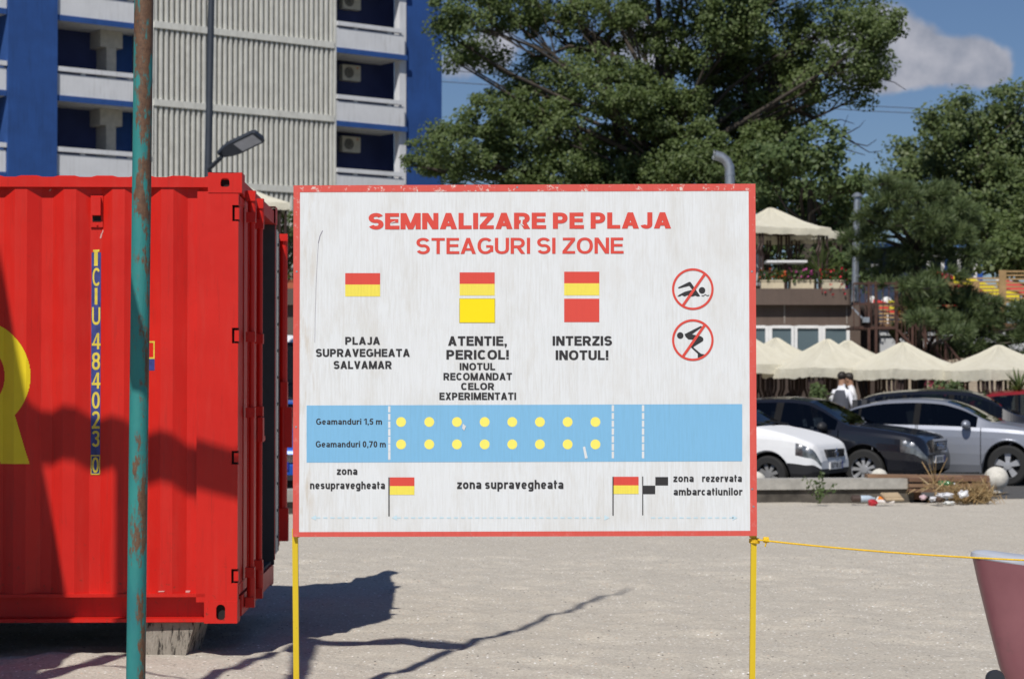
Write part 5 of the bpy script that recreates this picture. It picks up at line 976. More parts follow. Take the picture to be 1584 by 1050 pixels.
def vent_pipes():
    Y = 49.2; m = MB(); a = at(1129, 300, Y); r = .115
    pts = [(a.x, Y, ZB + .1), (a.x, Y, at(0, 268, Y).z), (a.x - .01, Y, at(0, 258, Y).z), (a.x - .08, Y, at(0, 249, Y).z), (a.x - .2, Y, at(0, 243, Y).z), (at(1104, 0, Y).x, Y - .03, at(0, 240, Y).z)]
    m.tube(pts, r, 14, caps=False); m.tube([pts[-1], (pts[-1][0] - .01, pts[-1][1], pts[-1][2])], [r * 1.12, r * 1.12], 14); 
    for z in (4.6, 5.6, at(0, 272, Y).z): m.tube([(a.x, Y, z), (a.x, Y, z + .04)], r * 1.08, 14)
    tag(m.build('vent_pipe', galv, smooth=50), 'shiny metal duct with a bent top rising above the notice board', 'duct')
    Y = 48.9; m = MB(); a = at(1326, 300, Y); zt = at(0, 306, Y).z; b = at(1322, 455, Y); r = .075; m.tube([b - Vector((.02, 0, .3)), b, Vector((a.x, Y, zt))], r, 12)
    for z in (b.z + .4, b.z + 1.15): m.tube([(a.x - .03, Y, z), (a.x - .03, Y, z + .05)], r * 1.15, 12)
    rt = m.build('chimney_pipe', galv, smooth=50); tag(rt, 'slim grey metal chimney pipe at the corner of the brown parapet', 'chimney pipe')
    c = MB(); c.lathe([(.13, zt + .02), (.13, zt + .05), (.06, zt + .11), (.001, zt + .13)], (a.x, Y, 0), n=14); c.tube([(a.x, Y, zt - .02), (a.x, Y, zt + .02)], .05, 8); c.build('cowl', galv, rt, world=True)
vent_pipes()
def flower_mat(n, c): return leafmat(n, tuple(x * .7 for x in c), c, tuple(min(1, x * 1.2) for x in c), .25)
def flower_boxes():
    lf = leafmat('box_leaf', (.03, .06, .015), (.05, .095, .02), (.08, .13, .03))
    for px, col, lab, box in [(1193, (.55, .10, .03), 'cream flower box with orange red blooms on the brown parapet', (.55, .47, .33)), (1239, (.60, .10, .34), 'cream flower box with pink purple blooms on the brown parapet', (.55, .47, .33)), (1287, (.60, .02, .05), 'cream flower box with trailing red blooms at the parapet corner', (.50, .45, .33)), (447, (.4, .08, .02), 'terracotta planter of greenery on the terrace edge left of the notice board', (.36, .10, .045))]:
        Y = WY - .08; c = at(px, 0, Y); root = thing('flower_box', lab, 'flower box', (c.x, Y, ZT + .003), 0, 'flower boxes on the terrace parapet')
        m = MB(); w = .42 if px > 600 else .40; m.box((0, 0, .095), (w * 2 * .62, .22, .19), taper=1.0); m.bb(-w * .66, w * .66, -.125, .125, .165, .195); m.build('planter', M('planter_%d' % (int(box[0] * 100)), box, .8), root)
        def tuft(n, sp, s, h0, h1, trail=0):
            mb = MB(); rs = np.random.RandomState(int(px) + n)
            for i in range(n):
                x, y, z = rs.uniform(-w * sp, w * sp), rs.uniform(-.16, .12), rs.uniform(h0, h1)
                if trail and i % 3 == 0: z = rs.uniform(-.18, .15); y = rs.uniform(-.22, -.16)
                a = Vector(rs.normal(size=3)).normalized(); b = a.orthogonal().normalized(); e = a.cross(b); q = Vector((x, y, z)); mb.add([q + b * s, q + e * s * .7, q - b * s, q - e * s * .7], [(0, 1, 2, 3)])
            return mb
        tuft(170, .75, .045, .14, .42).build('foliage', lf, root); tuft(42, .72, .04, .2, .46, px == 1287).build('blossom', flower_mat('bloom_%d' % px, col), root)
flower_boxes()
def stairs():
    Y = 46.6; zl = at(0, 505, Y).z; root_p = at(1350, 0, Y); root = thing('steel_staircase', 'rust brown steel staircase climbing to the roof terrace beside the pine', 'staircase', (root_p.x, Y, .14))
    B = lambda n, m, mt=rust_steel: m.build(n, mt, root, world=True)
    X = lambda p: at(p, 0, Y).x
    x0, x1, x2, x3 = X(1318), X(1386), X(1496), X(1420); m = MB(); m.bb(x0, x1, Y - .1, Y + 1.0, zl - .06, zl); B('landing', m)
    zend = .95; m = MB()
    for yy in (Y - .05, Y + .95): m.bar((x1, yy, zl - .08), (x2, yy, zend), .06, .2)
    B('stringer', m)
    m = MB(); n = 11
    for k in range(1, n): t = k / n; x = x1 + (x2 - x1) * t; z = zl + (zend - zl) * t; m.bb(x - .15, x + .1, Y, Y + .9, z - .03, z)
    B('tread', m)
    m = MB(); n = 9                                            # lower flight turning back
    for k in range(n): t = k / n; x = x2 - .1 - (1.5) * t; z = zend - (zend - .2) * t; m.bb(x - .14, x + .14, Y - 1.1, Y - .15, z - .03, z)
    m.bar((x2, Y - .12, zend - .05), (x2 - 1.6, Y - .12, .14), .05, .16); m.bar((x2, Y - 1.1, zend - .05), (x2 - 1.6, Y - 1.1, .14), .05, .16); B('lower_flight', m)
    m = MB(); m.bar((x2 - .05, Y - 1.12, zend + .85), (x2 - 1.6, Y - 1.12, 1.0), .04); m.bar((x2 - 1.6, Y - 1.12, 1.0), (x2 - 1.6, Y - 1.12, .14), .04); B('lower_rail', m)
    for p, dz in ((1341, 0), (1352, 0), (1384, 0), (1408, 1), (1428, 1), (1446, 1), (1459, 1)):
        x = X(p); t = max(0, (x - x1) / (x2 - x1)); zb = zl + (zend - zl) * t; m = MB(); m.bar((x, Y - .08, .14), (x, Y - .08, zb + (1.0 if p < 1400 else .95)), .055); m.build('post', rust_steel, root, world=True)
    m = MB()
    for h in (.95, .5): m.bar((x0, Y - .08, zl + h), (x1, Y - .08, zl + h), .045); m.bar((x1, Y - .08, zl + h), (x2, Y - .08, zend + h), .045)
    B('handrail', m)
    m = MB(); x = x0
    while x < x1: m.bar((x, Y - .08, zl), (x, Y - .08, zl + .95), .018); x += .13
    for k in range(20): t = k / 20; x = x1 + (x2 - x1) * t; z = zl + (zend - zl) * t; m.bar((x, Y - .08, z), (x, Y - .08, z + .9), .016)
    B('baluster', m)
    m = MB(); m.bar((X(1316), Y - .02, at(0, 475, Y).z), (X(1336), Y - .05, at(0, 497, Y).z), .035); m.bb(X(1331), X(1341), Y - .2, Y - .05, at(0, 499, Y).z, at(0, 491, Y).z); B('flood_light', m, galv)
stairs()
def far_right():
    Y = 52.0; x0, x1 = at(1358, 0, Y).x, at(1720, 0, Y).x; zg = at(0, 545, Y).z
    r = thing('retaining_wall', 'tan brick retaining wall with a pale grey upper band behind the gazebos', 'wall', ((x0 + x1) / 2, Y, .1))
    m = MB(); m.bb(x0, x1, Y, Y + .3, .1, zg); m.build('brick_face', brick_mat('tan_brick', (.42, .34, .25), (.50, .42, .32), (.30, .26, .21)), r, world=True)
    gb = M('grey_band', (.50, .51, .52), .7, var=.06, scale=2); m = MB(); m.bb(x0, x1, Y - .04, Y + .3, zg, at(0, 521.5, Y).z); m.bb(x0, x1, Y - .10, Y + .3, at(0, 519, Y).z, at(0, 511, Y).z); m.build('grey_band', gb, r, world=True)
    m = MB(); x = x0
    m.bb(x0, x1, Y - .02, Y + .3, at(0, 521.5, Y).z, at(0, 519, Y).z)
    while x < x1: m.bb(x - .012, x + .012, Y - .05, Y - .03, zg, at(0, 522, Y).z); x += .9
    m.build('joint', M('joint_dark', (.10, .10, .10), .8), r, world=True)
    zd = at(0, 510.5, Y).z; m = MB(); m.bb(x0, x1, Y - .15, Y + 9, zd, zd + .16); m.build('terrace_deck', timber, r, world=True)
    tan = M('fence_wood', (.36, .235, .105), .8, var=.22, scale=6); Yf = Y + 1.0; f = thing('slatted_fence', 'ochre wooden slat fence on the raised terrace at the right', 'fence', (at(1540, 0, Yf).x, Yf, zd + .16))
    def run(pa, pb, ztop, zbot, n):
        m = MB()
        for k in range(n): z = zbot + (ztop - zbot) * (k + .5) / n; m.bb(at(pa, 0, Yf).x, at(pb, 0, Yf).x, Yf - .012, Yf + .012, z - .022, z + .022)
        m.build('slat_panel', tan, f, world=True)
    T = lambda y: at(0, y, Yf).z
    run(1484, 1545, T(428), T(470), 8); run(1545, 1640, T(417), T(470), 9); run(1400, 1484, T(436), T(500), 9); run(1340, 1400, T(470), T(506), 6)
    for p, yt in ((1507, 436), (1548, 418), (1467, 432), (1429, 446), (1610, 418), (1395, 462)): m = MB(); x = at(p, 0, Yf).x; m.bb(x - .09, x + .09, Yf - .05, Yf - .014, zd + .16, T(yt)); m.build('fence_post', tan, f, world=True)
    # play slides behind the fence
    for px, py, col, lab, w in [(1522, 452, (.72, .60, .01), 'yellow plastic play slide behind the slatted fence', 1.7), (1478, 446, (.60, .05, .06), 'red plastic play slide with a white top left of the yellow slide', 1.3), (1580, 460, (.62, .07, .06), 'red plastic play slide at the right edge behind the fence', 1.1), (1372, 490, (.58, .04, .03), 'small red plastic play slide low behind the staircase', .8), (1386, 491, (.70, .58, .02), 'small yellow plastic play slide low behind the staircase', .5), (1458, 487, (.60, .06, .04), 'small red plastic play slide under the pine', .7)]:
        Yp = Y + 2.6; c = at(px, py, Yp); rt = thing('play_slide', lab, 'slide', (c.x, Yp, zd + .16), 0, 'plastic play slides on the raised terrace'); h = c.z - zd - .16
        m = MB(); pr = [];  n = 14
        for i in range(n + 1): t = i / n; pr.append((w * (t - .5), h + .28 - (.75 * w * .35) * (3 * t * t - 2 * t ** 3)))
        for (xa, za), (xb, zb_) in zip(pr[:-1], pr[1:]):
            m.add([(xa, -.22, za), (xb, -.22, zb_), (xb, .22, zb_), (xa, .22, za)], [(0, 1, 2, 3)])
            for s in (-1, 1): m.add([(xa, s * .22, za - .03), (xb, s * .22, zb_ - .03), (xb, s * .25, zb_ + .16), (xa, s * .25, za + .16)], [(0, 1, 2, 3) if s < 0 else (3, 2, 1, 0)]); m.add([(xa, s * .25, za + .16), (xb, s * .25, zb_ + .16), (xb, s * .30, zb_ - .06), (xa, s * .30, za - .06)], [(0, 1, 2, 3) if s < 0 else (3, 2, 1, 0)])
        m.build('chute', M('toy_%d' % int(col[1] * 1000), col, .35, var=.05), rt, smooth=40)
        m = MB(); m.bar((-w * .5, -.2, 0), (-w * .5, -.2, h + .5), .05); m.bar((-w * .5, .2, 0), (-w * .5, .2, h + .5), .05); m.bar((w * .3, 0, 0), (w * .3, 0, h), .06); m.build('support', white_metal, rt)
        m = MB(); m.ball((-w * .48, 0, h + .42), (.14, .2, .12), 10, 7); m.build('platform_hood', white_metal, rt, smooth=50)
    # blue kiosk behind the pine
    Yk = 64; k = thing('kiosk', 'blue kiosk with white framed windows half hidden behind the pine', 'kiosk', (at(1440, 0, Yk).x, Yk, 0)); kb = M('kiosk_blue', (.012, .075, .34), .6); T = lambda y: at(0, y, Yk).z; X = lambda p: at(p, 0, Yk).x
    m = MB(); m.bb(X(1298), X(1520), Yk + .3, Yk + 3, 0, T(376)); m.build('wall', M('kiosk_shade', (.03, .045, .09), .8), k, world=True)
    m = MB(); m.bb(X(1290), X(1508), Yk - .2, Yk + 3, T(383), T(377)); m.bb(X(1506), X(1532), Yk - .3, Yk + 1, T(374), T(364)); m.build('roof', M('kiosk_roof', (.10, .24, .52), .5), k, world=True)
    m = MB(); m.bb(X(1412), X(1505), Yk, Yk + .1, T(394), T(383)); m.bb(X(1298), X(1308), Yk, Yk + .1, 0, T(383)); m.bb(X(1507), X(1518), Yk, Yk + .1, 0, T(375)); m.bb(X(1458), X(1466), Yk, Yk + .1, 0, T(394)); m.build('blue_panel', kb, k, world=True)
    m = MB(); 
    for p in (1434, 1456, 1481, 1506, 1297): m.bb(X(p) - .05, X(p) + .05, Yk - .06, Yk - .01, T(440), T(380))
    m.bb(X(1412), X(1506), Yk - .06, Yk - .012, T(397), T(393)); m.bb(X(1297), X(1360), Yk - .06, Yk - .012, T(413), T(409)); m.build('window_frame', white_metal, k, world=True)
    # terrace furniture
    c = at(1173, 0, 49.4); ch = thing('terrace_chair', 'pale grey wicker chair on the roof terrace beside the notice board', 'chair', (c.x, 49.4, ZB + .1), R(15)); gw = M('wicker_grey', (.36, .37, .38), .8)
    m = MB(); m.box((0, 0, .44), (.5, .5, .07)); m.build('seat', gw, ch); m = MB(); m.prism([(-.25, .25, .46), (.25, .25, .46), (.24, .36, 1.1), (.1, .38, 1.2), (-.1, .38, 1.2), (-.24, .36, 1.1)], (0, 0, 0), (0, .05, 0)); m.build('backrest', gw, ch)
    for x in (-.22, .22):
        for y in (-.22, .22): m = MB(); m.bar((x, y, 0), (x, y, .41), .04); m.build('leg', gw, ch)
    c = at(1213, 0, 49.7); tb = thing('terrace_table', 'white topped table on the roof terrace under the gazebo', 'table', (c.x, 49.7, ZB + .1)); m = MB(); m.box((0, 0, .98), (.95, .8, .05)); m.build('tabletop', white_metal, tb); m = MB(); m.tube([(0, 0, 0), (0, 0, .96)], .05, 8); m.box((0, 0, .02), (.5, .5, .04)); m.build('pedestal', dark_iron, tb)
far_right()
# ------------------------------------------------------------------ trees and plants
BARK = M('bark', (.055, .045, .036), .95, var=.35, scale=5, bmp=.8)
def leaf_cloud(P, s, rs, aspect=.75, up=0.0, out=None):
    n = len(P); nrm = rs.normal(size=(n, 3)) * (1 if out is None else .62); nrm[:, 2] += up; nrm = nrm if out is None else nrm + out * .55 + np.array([-.20, -.60, .75]) * .75; nrm /= np.linalg.norm(nrm, axis=1)[:, None]
    t = rs.normal(size=(n, 3)); t -= nrm * (t * nrm).sum(1)[:, None]; t /= np.linalg.norm(t, axis=1)[:, None]; b = np.cross(nrm, t); sz = s * rs.uniform(.65, 1.25, (n, 1))
    fold = nrm * sz * .18
    V = np.stack([P - t * sz, P + b * sz * aspect * .9 + fold, P + t * sz, P - b * sz * aspect * .9 + fold], 1).reshape(-1, 3)
    return V
def mesh_quads(name, V, mat, parent):
    n = len(V) // 4; me = bpy.data.meshes.new(name); off = np.array(parent.location) if parent else 0; V = V - off
    me.vertices.add(len(V)); me.vertices.foreach_set('co', V.astype(np.float32).ravel()); me.loops.add(n * 4); me.loops.foreach_set('vertex_index', np.arange(n * 4, dtype=np.int32)); me.polygons.add(n); me.polygons.foreach_set('loop_start', np.arange(0, n * 4, 4, dtype=np.int32)); me.update(calc_edges=True); me.validate()
    me.materials.append(mat); o = bpy.data.objects.new(name, me); S.collection.objects.link(o); o.parent = parent; return o
def tree(label, base_px, Y, lobes, leafmat_, leaf, dens, per, zbase=0, trunk_r=.28, fork_py=330, seed=1, cat='tree', name='tree', clump=.42, extra=None, group=None, depth=1.0):
    rs = np.random.RandomState(seed); s = Y / F; b = at(base_px, 0, Y); b.z = zbase
    root = thing(name, label, cat, b, 0, group); tr = MB(); fork = at(base_px + 8, fork_py, Y)
    ctop = at(sum(l[0] for l in lobes) / len(lobes), min(l[1] for l in lobes), Y); tr.tube([fork, fork.lerp(ctop, .35) + Vector((.1, 0, 0)), fork.lerp(ctop, .7)], [trunk_r * .8, trunk_r * .5, trunk_r * .2], 8)
    mid = (b + fork) / 2 + Vector((.12, .1, 0)); tr.tube([b - Vector((0, 0, .3)), mid, fork], [trunk_r * 1.25, trunk_r, trunk_r * .85], 10)
    pts = []; cent = []; outs = []
    for (px, py, rx, ry) in lobes:
        dy = rs.uniform(-1, 1) * 1.9 * depth; c = at(px, py, Y); c.y += dy; rx, ry, rz = rx * s, max(rx, ry) * s * .85 * depth, ry * s; cent.append((c, rx, rz))
        n = max(3, int(dens * rx * rz * 10)); d = rs.normal(size=(n, 3)); d /= np.linalg.norm(d, axis=1)[:, None]; r = rs.uniform(.15, 1.0, (n, 1)) ** .5
        C = np.array(c) + d * (r * np.where(rs.uniform(0, 1, (n, 1)) < .18, 1.28, 1.0)) * np.array([rx, ry, rz])
        for q in C:
            cr = clump * rs.uniform(.55, 1.25); k = int(per * rs.uniform(.6, 1.4)); L = rs.normal(size=(k, 3)); L /= np.linalg.norm(L, axis=1)[:, None]; L *= (rs.uniform(0, 1, (k, 1)) ** .45) * cr * np.array([1.15, 1.15, .8]); pts.append(q + L); oo = L / cr + .9 * (q - np.array(c)) / np.array([rx, ry, rz]); outs.append(oo / (np.linalg.norm(oo, axis=1)[:, None] + .3))
        # limb to the lobe, side branches to some of its clumps
        st = fork.lerp(ctop, max(0, min(.62, (c.z - fork.z) / max(ctop.z - fork.z, .5) * .6 - .12))) + Vector((rs.normal() * .12, rs.normal() * .12, rs.uniform(-.5, .1))); e = Vector(c) - Vector((0, 0, rz * .4)); dist = (e - st).length
        m1 = st.lerp(e, .45) + Vector((rs.normal() * .25, rs.normal() * .25, .12 * dist * rs.uniform(-.3, .8))); r0 = min(trunk_r * .45, .03 + .010 * dist)
        q1 = st.lerp(m1, .5) + Vector((rs.normal() * .1, 0, .05)); tr.tube([st, q1, m1, m1.lerp(e, .5) + Vector((rs.normal() * .12, 0, rs.normal() * .12)), e], [r0, r0 * .85, r0 * .65, r0 * .45, r0 * .25], 6)
        for q in C[::4]:
            a = m1.lerp(e, rs.uniform(.3, 1)); q = Vector(q); tr.tube([a, a.lerp(q, .5) + Vector((rs.normal() * .08, rs.normal() * .08, rs.normal() * .08)), q], [r0 * .3 + .008, r0 * .2 + .006, .005], 4)
    if extra: extra(tr)
    tr.build('trunk', BARK, root, world=True, smooth=60)
    V = leaf_cloud(np.concatenate(pts), leaf, rs, up=.15, out=np.concatenate(outs)); mesh_quads('crown', V, leafmat_, root); return len(V) // 4
LF1 = leafmat('leaf_poplar', (.092, .138, .048), (.140, .192, .066), (.20, .255, .10), .5)
LF2 = leafmat('leaf_light', (.090, .135, .050), (.135, .18, .068), (.185, .23, .092), .42)
LF3 = leafmat('leaf_mid', (.085, .132, .055), (.128, .185, .072), (.185, .24, .098), .48)
def big_tree():
    lobes = [(725, 25, 50, 50), (790, 15, 55, 42), (745, 72, 42, 30), (705, 95, 22, 18), (690, 45, 22, 30), (850, 20, 48, 34),
             (815, 150, 62, 40), (760, 195, 66, 45), (715, 235, 62, 42), (680, 262, 34, 26), (800, 255, 80, 45), (880, 205, 70, 58), (945, 160, 66, 42), (950, 245, 80, 55), (875, 120, 48, 34), (845, 92, 34, 26),
             (930, 60, 40, 30), (905, 20, 50, 34), (1000, 20, 60, 36), (985, 118, 40, 30), (1045, 62, 50, 46), (1110, 40, 66, 60), (1100, 130, 70, 55), (1040, 185, 70, 62), (1140, 205, 66, 56), (1205, 55, 66, 52), (1195, 125, 56, 45), (1285, 30, 60, 42), (1340, 60, 42, 40), (1352, 108, 30, 30), (1300, 95, 45, 35), (1265, 135, 42, 28), (1235, 175, 44, 28), (1330, 140, 24, 20), (1075, 265, 80, 45), (980, 290, 80, 40), (870, 285, 70, 40), (1370, 20, 24, 40), (1180, 175, 50, 45),
             (1010, 230, 60, 50), (915, 275, 60, 40), (1000, 170, 50, 40), (925, 110, 40, 34), (1140, 90, 50, 50), (1130, 280, 60, 40), (1165, 250, 40, 50), (840, 200, 50, 40), (1240, 95, 50, 40), (1160, 10, 50, 40), (960, 20, 45, 34), (1200, 210, 40, 30), (640, 250, 20, 14), (668, 235, 26, 20), (760, -60, 90, 55), (900, -80, 110, 60), (1060, -70, 120, 65), (1220, -60, 100, 60), (980, -170, 150, 60), (1160, -150, 110, 60)]
    Y = 62
    def bare(tr):
        rs = random.Random(4)
        for pts, r in ([[(1215, 165), (1262, 183), (1290, 202), (1322, 222)], .075], [[(1290, 202), (1312, 206), (1330, 196)], .03], [[(1300, 209), (1310, 232), (1338, 240)], .025], [[(1322, 222), (1342, 226), (1356, 216)], .02], [[(1275, 193), (1300, 185), (1322, 192)], .02], [[(1322, 222), (1345, 236), (1362, 234)], .018], [[(1305, 196), (1312, 178)], .012], [[(1330, 196), (1338, 186)], .01], [[(1362, 122), (1384, 128), (1402, 140)], .018],
                       [[(1165, 330), (1155, 200), (1150, 90), (1170, 0), (1190, -80)], .12], [[(980, 330), (935, 110), (912, 62), (890, 20), (870, -40)], .12], [[(912, 70), (938, 40), (965, 5)], .08], [[(925, 80), (880, 72), (850, 85), (820, 88)], .07], [[(940, 70), (946, 40), (940, 0)], .07], [[(1150, 120), (1100, 60), (1080, 0)], .09], [[(1155, 180), (1210, 110), (1240, 40)], .10]):
            n = len(pts); tr.tube([at(x, y, Y + .5 if r > .06 else Y - .5) for x, y in pts], [r * (1 - .6 * i / (n - 1)) for i in range(n)], 6)
    return tree('large broadleaf tree with dense dark green crown rising behind the notice board', 1040, Y, lobes, LF1, .058, 4.1, 100, .1, .34, 345, 11, extra=bare, name='broadleaf_tree', clump=.40)
nl = big_tree()
G = 'trees behind the restaurant'
nl += tree('bushy mid green tree behind the gazebo right of the big tree', 1240, 55.5, [(1215, 245, 40, 36), (1262, 240, 34, 30), (1290, 285, 38, 32), (1235, 290, 60, 44), (1195, 320, 55, 50), (1275, 335, 60, 48), (1310, 320, 26, 34), (1215, 385, 70, 50), (1290, 390, 55, 45), (1330, 365, 40, 50), (1190, 270, 40, 40)], LF3, .078, 4.5, 62, 0, .3, 420, 5, name='bushy_tree', group=G)
nl += tree('tall light green poplar against the sky at the right edge', 1500, 76, [(1405, 232, 22, 34), (1398, 275, 22, 30), (1438, 210, 26, 40), (1470, 178, 22, 34), (1478, 235, 40, 50), (1520, 200, 30, 44), (1552, 160, 20, 34), (1545, 225, 44, 55), (1440, 280, 50, 44), (1510, 290, 60, 56), (1585, 215, 36, 60), (1580, 300, 60, 60), (1440, 345, 60, 45), (1520, 370, 70, 50), (1620, 260, 40, 70), (1600, 390, 60, 50), (1558, 140, 10, 12), (1572, 150, 8, 10)], LF2, .085, 3.6, 66, 0, .3, 420, 6, name='poplar_tree', clump=.5, group=G)
nl += tree('dark green tree filling the gap behind the slatted fence', 1590, 60, [(1560, 350, 50, 45), (1600, 320, 50, 60), (1540, 400, 50, 36), (1610, 400, 60, 50), (1500, 350, 36, 40), (1640, 350, 50, 60)], LF1, .08, 4.5, 60, 0, .25, 440, 8, name='bushy_tree', group=G)
nl += tree('leafy shrub on the terrace seen between container and notice board', 446, 51, [(440, 360, 16, 30), (452, 385, 18, 26), (432, 400, 18, 18), (462, 350, 24, 34)], LF3, .06, 9, 40, ZB + .1, .05, 425, 9, 'shrub', 'shrub', .25, depth=.35)
nl += tree('green shrub on the roof terrace left of the chimney pipe', 1290, 51, [(1262, 412, 18, 22), (1290, 405, 22, 24), (1312, 415, 18, 24), (1245, 425, 18, 14), (1330, 430, 20, 16)], LF3, .06, 8, 40, ZB + .1, .05, 435, 10, 'shrub', 'shrub', .25, depth=.35)
nl += tree('oleander bush with pink flowers left of the brick wall under the gazebos', 1445, 41.4, [(1440, 606, 13, 12), (1456, 602, 11, 12), (1432, 614, 14, 8)], LF3, .045, 14, 30, .14, .03, 622, 12, 'shrub', 'shrub', .16, depth=.4)
nl += tree('tall thin leafy bush in front of the tan brick wall', 1484, 41.2, [(1480, 606, 10, 12), (1486, 598, 7, 12), (1495, 614, 12, 8)], LF3, .045, 14, 30, .14, .03, 622, 13, 'shrub', 'shrub', .15, depth=.4)
nl += tree('leafy bush between the gazebo posts left of the two people', 1268, 42.2, [(1262, 606, 10, 11), (1270, 600, 7, 10), (1280, 614, 10, 8)], LF3, .045, 12, 30, .14, .03, 622, 14, 'shrub', 'shrub', .15, depth=.4)
def pink_flowers():
    for o in [o for o in S.objects if o.get('label', '').startswith('oleander')]:
        rs = np.random.RandomState(3); P = np.array([list(at(x, y, 41.2)) for x, y in zip(rs.uniform(1430, 1466, 40), rs.uniform(588, 614, 40))]); mesh_quads('blossom', leaf_cloud(P, .04, rs), flower_mat('oleander_pink', (.55, .08, .16)), o)
pink_flowers()
def spiky(label, px, py0, Y, z0, n, L, name='palm_plant', mat=None, seed=1, stem=.5):
    rs = random.Random(seed); b = at(px, py0, Y); root = thing(name, label, 'plant', (b.x, Y, z0)); m = MB(); st = MB(); st.tube([(0, 0, 0), (.02, 0, stem)], [.05, .035], 7); st.build('stem', BARK, root)
    for i in range(n):
        a = rs.uniform(0, 6.28); el = rs.uniform(.15, 1.45); l = L * rs.uniform(.7, 1.1); d = Vector((math.cos(a) * math.cos(el), math.sin(a) * math.cos(el), math.sin(el))); sd = d.cross(Vector((0, 0, 1))).normalized() * .022; p0 = Vector((.02, 0, stem)); p1 = p0 + d * l * .6; p2 = p0 + d * l + Vector((0, 0, -.22 * l * math.cos(el)))
        m.add([p0 - sd, p0 + sd, p1 + sd * .9, p1 - sd * .9], [(0, 1, 2, 3)]); m.add([p1 - sd * .9, p1 + sd * .9, p2], [(0, 1, 2)])
    m.build('leaf_crown', mat or LF2, root)
spiky('spiky palm plant on the roof terrace between gazebo and chimney pipe', 1268, 420, 50.0, ZB + .1, 60, 1.0, stem=.75, seed=2)
spiky('upright spiky plant at the right edge in front of the gazebos', 1574, 600, 40.8, .14, 40, .55, seed=3, stem=1.35)
def pine():
    Y = 47.6; rs = np.random.RandomState(21); b = at(1424, 0, Y); b.z = .14; root = thing('pine_tree', 'dark green pine with drooping needle branches over the rusty staircase', 'tree', b)
    pads = [(1372, 312, 40, 22), (1422, 300, 50, 24), (1465, 330, 42, 24), (1405, 345, 58, 26), (1352, 362, 26, 18), (1470, 368, 36, 20), (1412, 398, 52, 24), (1448, 430, 34, 20), (1378, 420, 36, 16), (1480, 398, 30, 12), (1360, 330, 24, 18), (1440, 370, 40, 22), (1395, 445, 44, 18), (1430, 460, 40, 16), (1340, 392, 20, 12), (1400, 452, 22, 9), (1385, 500, 16, 9), (1440, 520, 22, 10), (1400, 480, 30, 20), (1432, 500, 30, 22), (1395, 515, 24, 14),
            (1470, 455, 40, 18), (1510, 470, 44, 16), (1490, 492, 46, 22), (1548, 482, 48, 18), (1526, 505, 46, 22), (1452, 505, 34, 18), (1500, 535, 42, 18), (1470, 545, 36, 12), (1578, 500, 26, 18), (1555, 552, 14, 8), (1530, 545, 30, 10), (1592, 478, 24, 14), (1585, 525, 30, 14), (1600, 550, 30, 14), (1565, 528, 26, 12), (1310, 372, 14, 8), (1330, 340, 14, 10), (1500, 350, 20, 12), (1508, 392, 22, 10), (1352, 290, 16, 10), (1455, 296, 26, 12)]
    V = []; tr = MB(); s = Y / F
    tk = [b - Vector((0, 0, .2)), at(1420, 560, Y), at(1412, 470, Y), at(1420, 390, Y), at(1418, 300, Y)]; tr.tube(tk, [.2, .17, .14, .10, .04], 9)
    for (px, py, rx, ry) in pads:
        c = at(px, py, Y); c.y += rs.uniform(-1.0, .5) * (1 if px < 1460 else .6) - .2 - (1.9 if (px, py) in ((1400, 452), (1385, 500), (1440, 520)) else 0); n = int(rx * ry * .046) + 8
        d = rs.normal(size=(n, 3)); d /= np.linalg.norm(d, axis=1)[:, None]; P = np.array(c) + d * (rs.uniform(.1, 1, (n, 1)) ** .5) * np.array([rx * s, rx * s * .9, ry * s * .72])
        st = min(tk, key=lambda q: abs(q.z - (c.z - .3))); tr.tube([st, st.lerp(c, .5) + Vector((0, 0, .12)), c - Vector((0, 0, ry * s * .3))], [.06, .045, .02], 5)
        for q in P:
            ax = (q - np.array(c)); ax = ax / (np.linalg.norm(ax) + 1e-6) + np.array([0, -.1, .55]); ax /= np.linalg.norm(ax); k = 34
            D = rs.normal(size=(k, 3)) * .62 + ax; D /= np.linalg.norm(D, axis=1)[:, None]; L = rs.uniform(.13, .24, (k, 1)); sd = np.cross(D, rs.normal(size=(k, 3))); sd /= np.linalg.norm(sd, axis=1)[:, None]; wd = .011
            o = q + D * rs.uniform(0, .05, (k, 1)); V.append(np.stack([o - sd * wd * .8, o + sd * wd * .8, o + D * L + sd * wd * .4, o + D * L - sd * wd * .4], 1).reshape(-1, 3))
        for q in P[::5]: tr.tube([c - Vector((0, 0, ry * s * .3)), Vector(q)], [.018, .006], 4)
    tr.build('trunk', BARK, root, world=True, smooth=60); mesh_quads('crown', np.concatenate(V), leafmat('needles', (.075, .115, .048), (.12, .165, .068), (.18, .225, .098), .25), root)
pine()
# ------------------------------------------------------------------ wires
def wires():
    Y = 110; k = M('wire_dark', (.05, .055, .065), .7)
    for y0, y1, y2, lab in ((104, 164, 181, 'upper thin cable crossing the sky behind the big tree'), (124, 172, 186, 'lower thin cable crossing the sky behind the big tree')):
        a, b, c = at(560, y0 - 6, Y), at(1340, y1, Y), at(1720, y2 + 2, Y); m = MB(); pts = [a.lerp(b, t / 10) for t in range(11)] + [b.lerp(c, t / 5) for t in range(1, 6)]; m.tube(pts, .020, 5); tag(m.build('power_cable', k), lab, 'cable', 'cables across the sky')
wires()
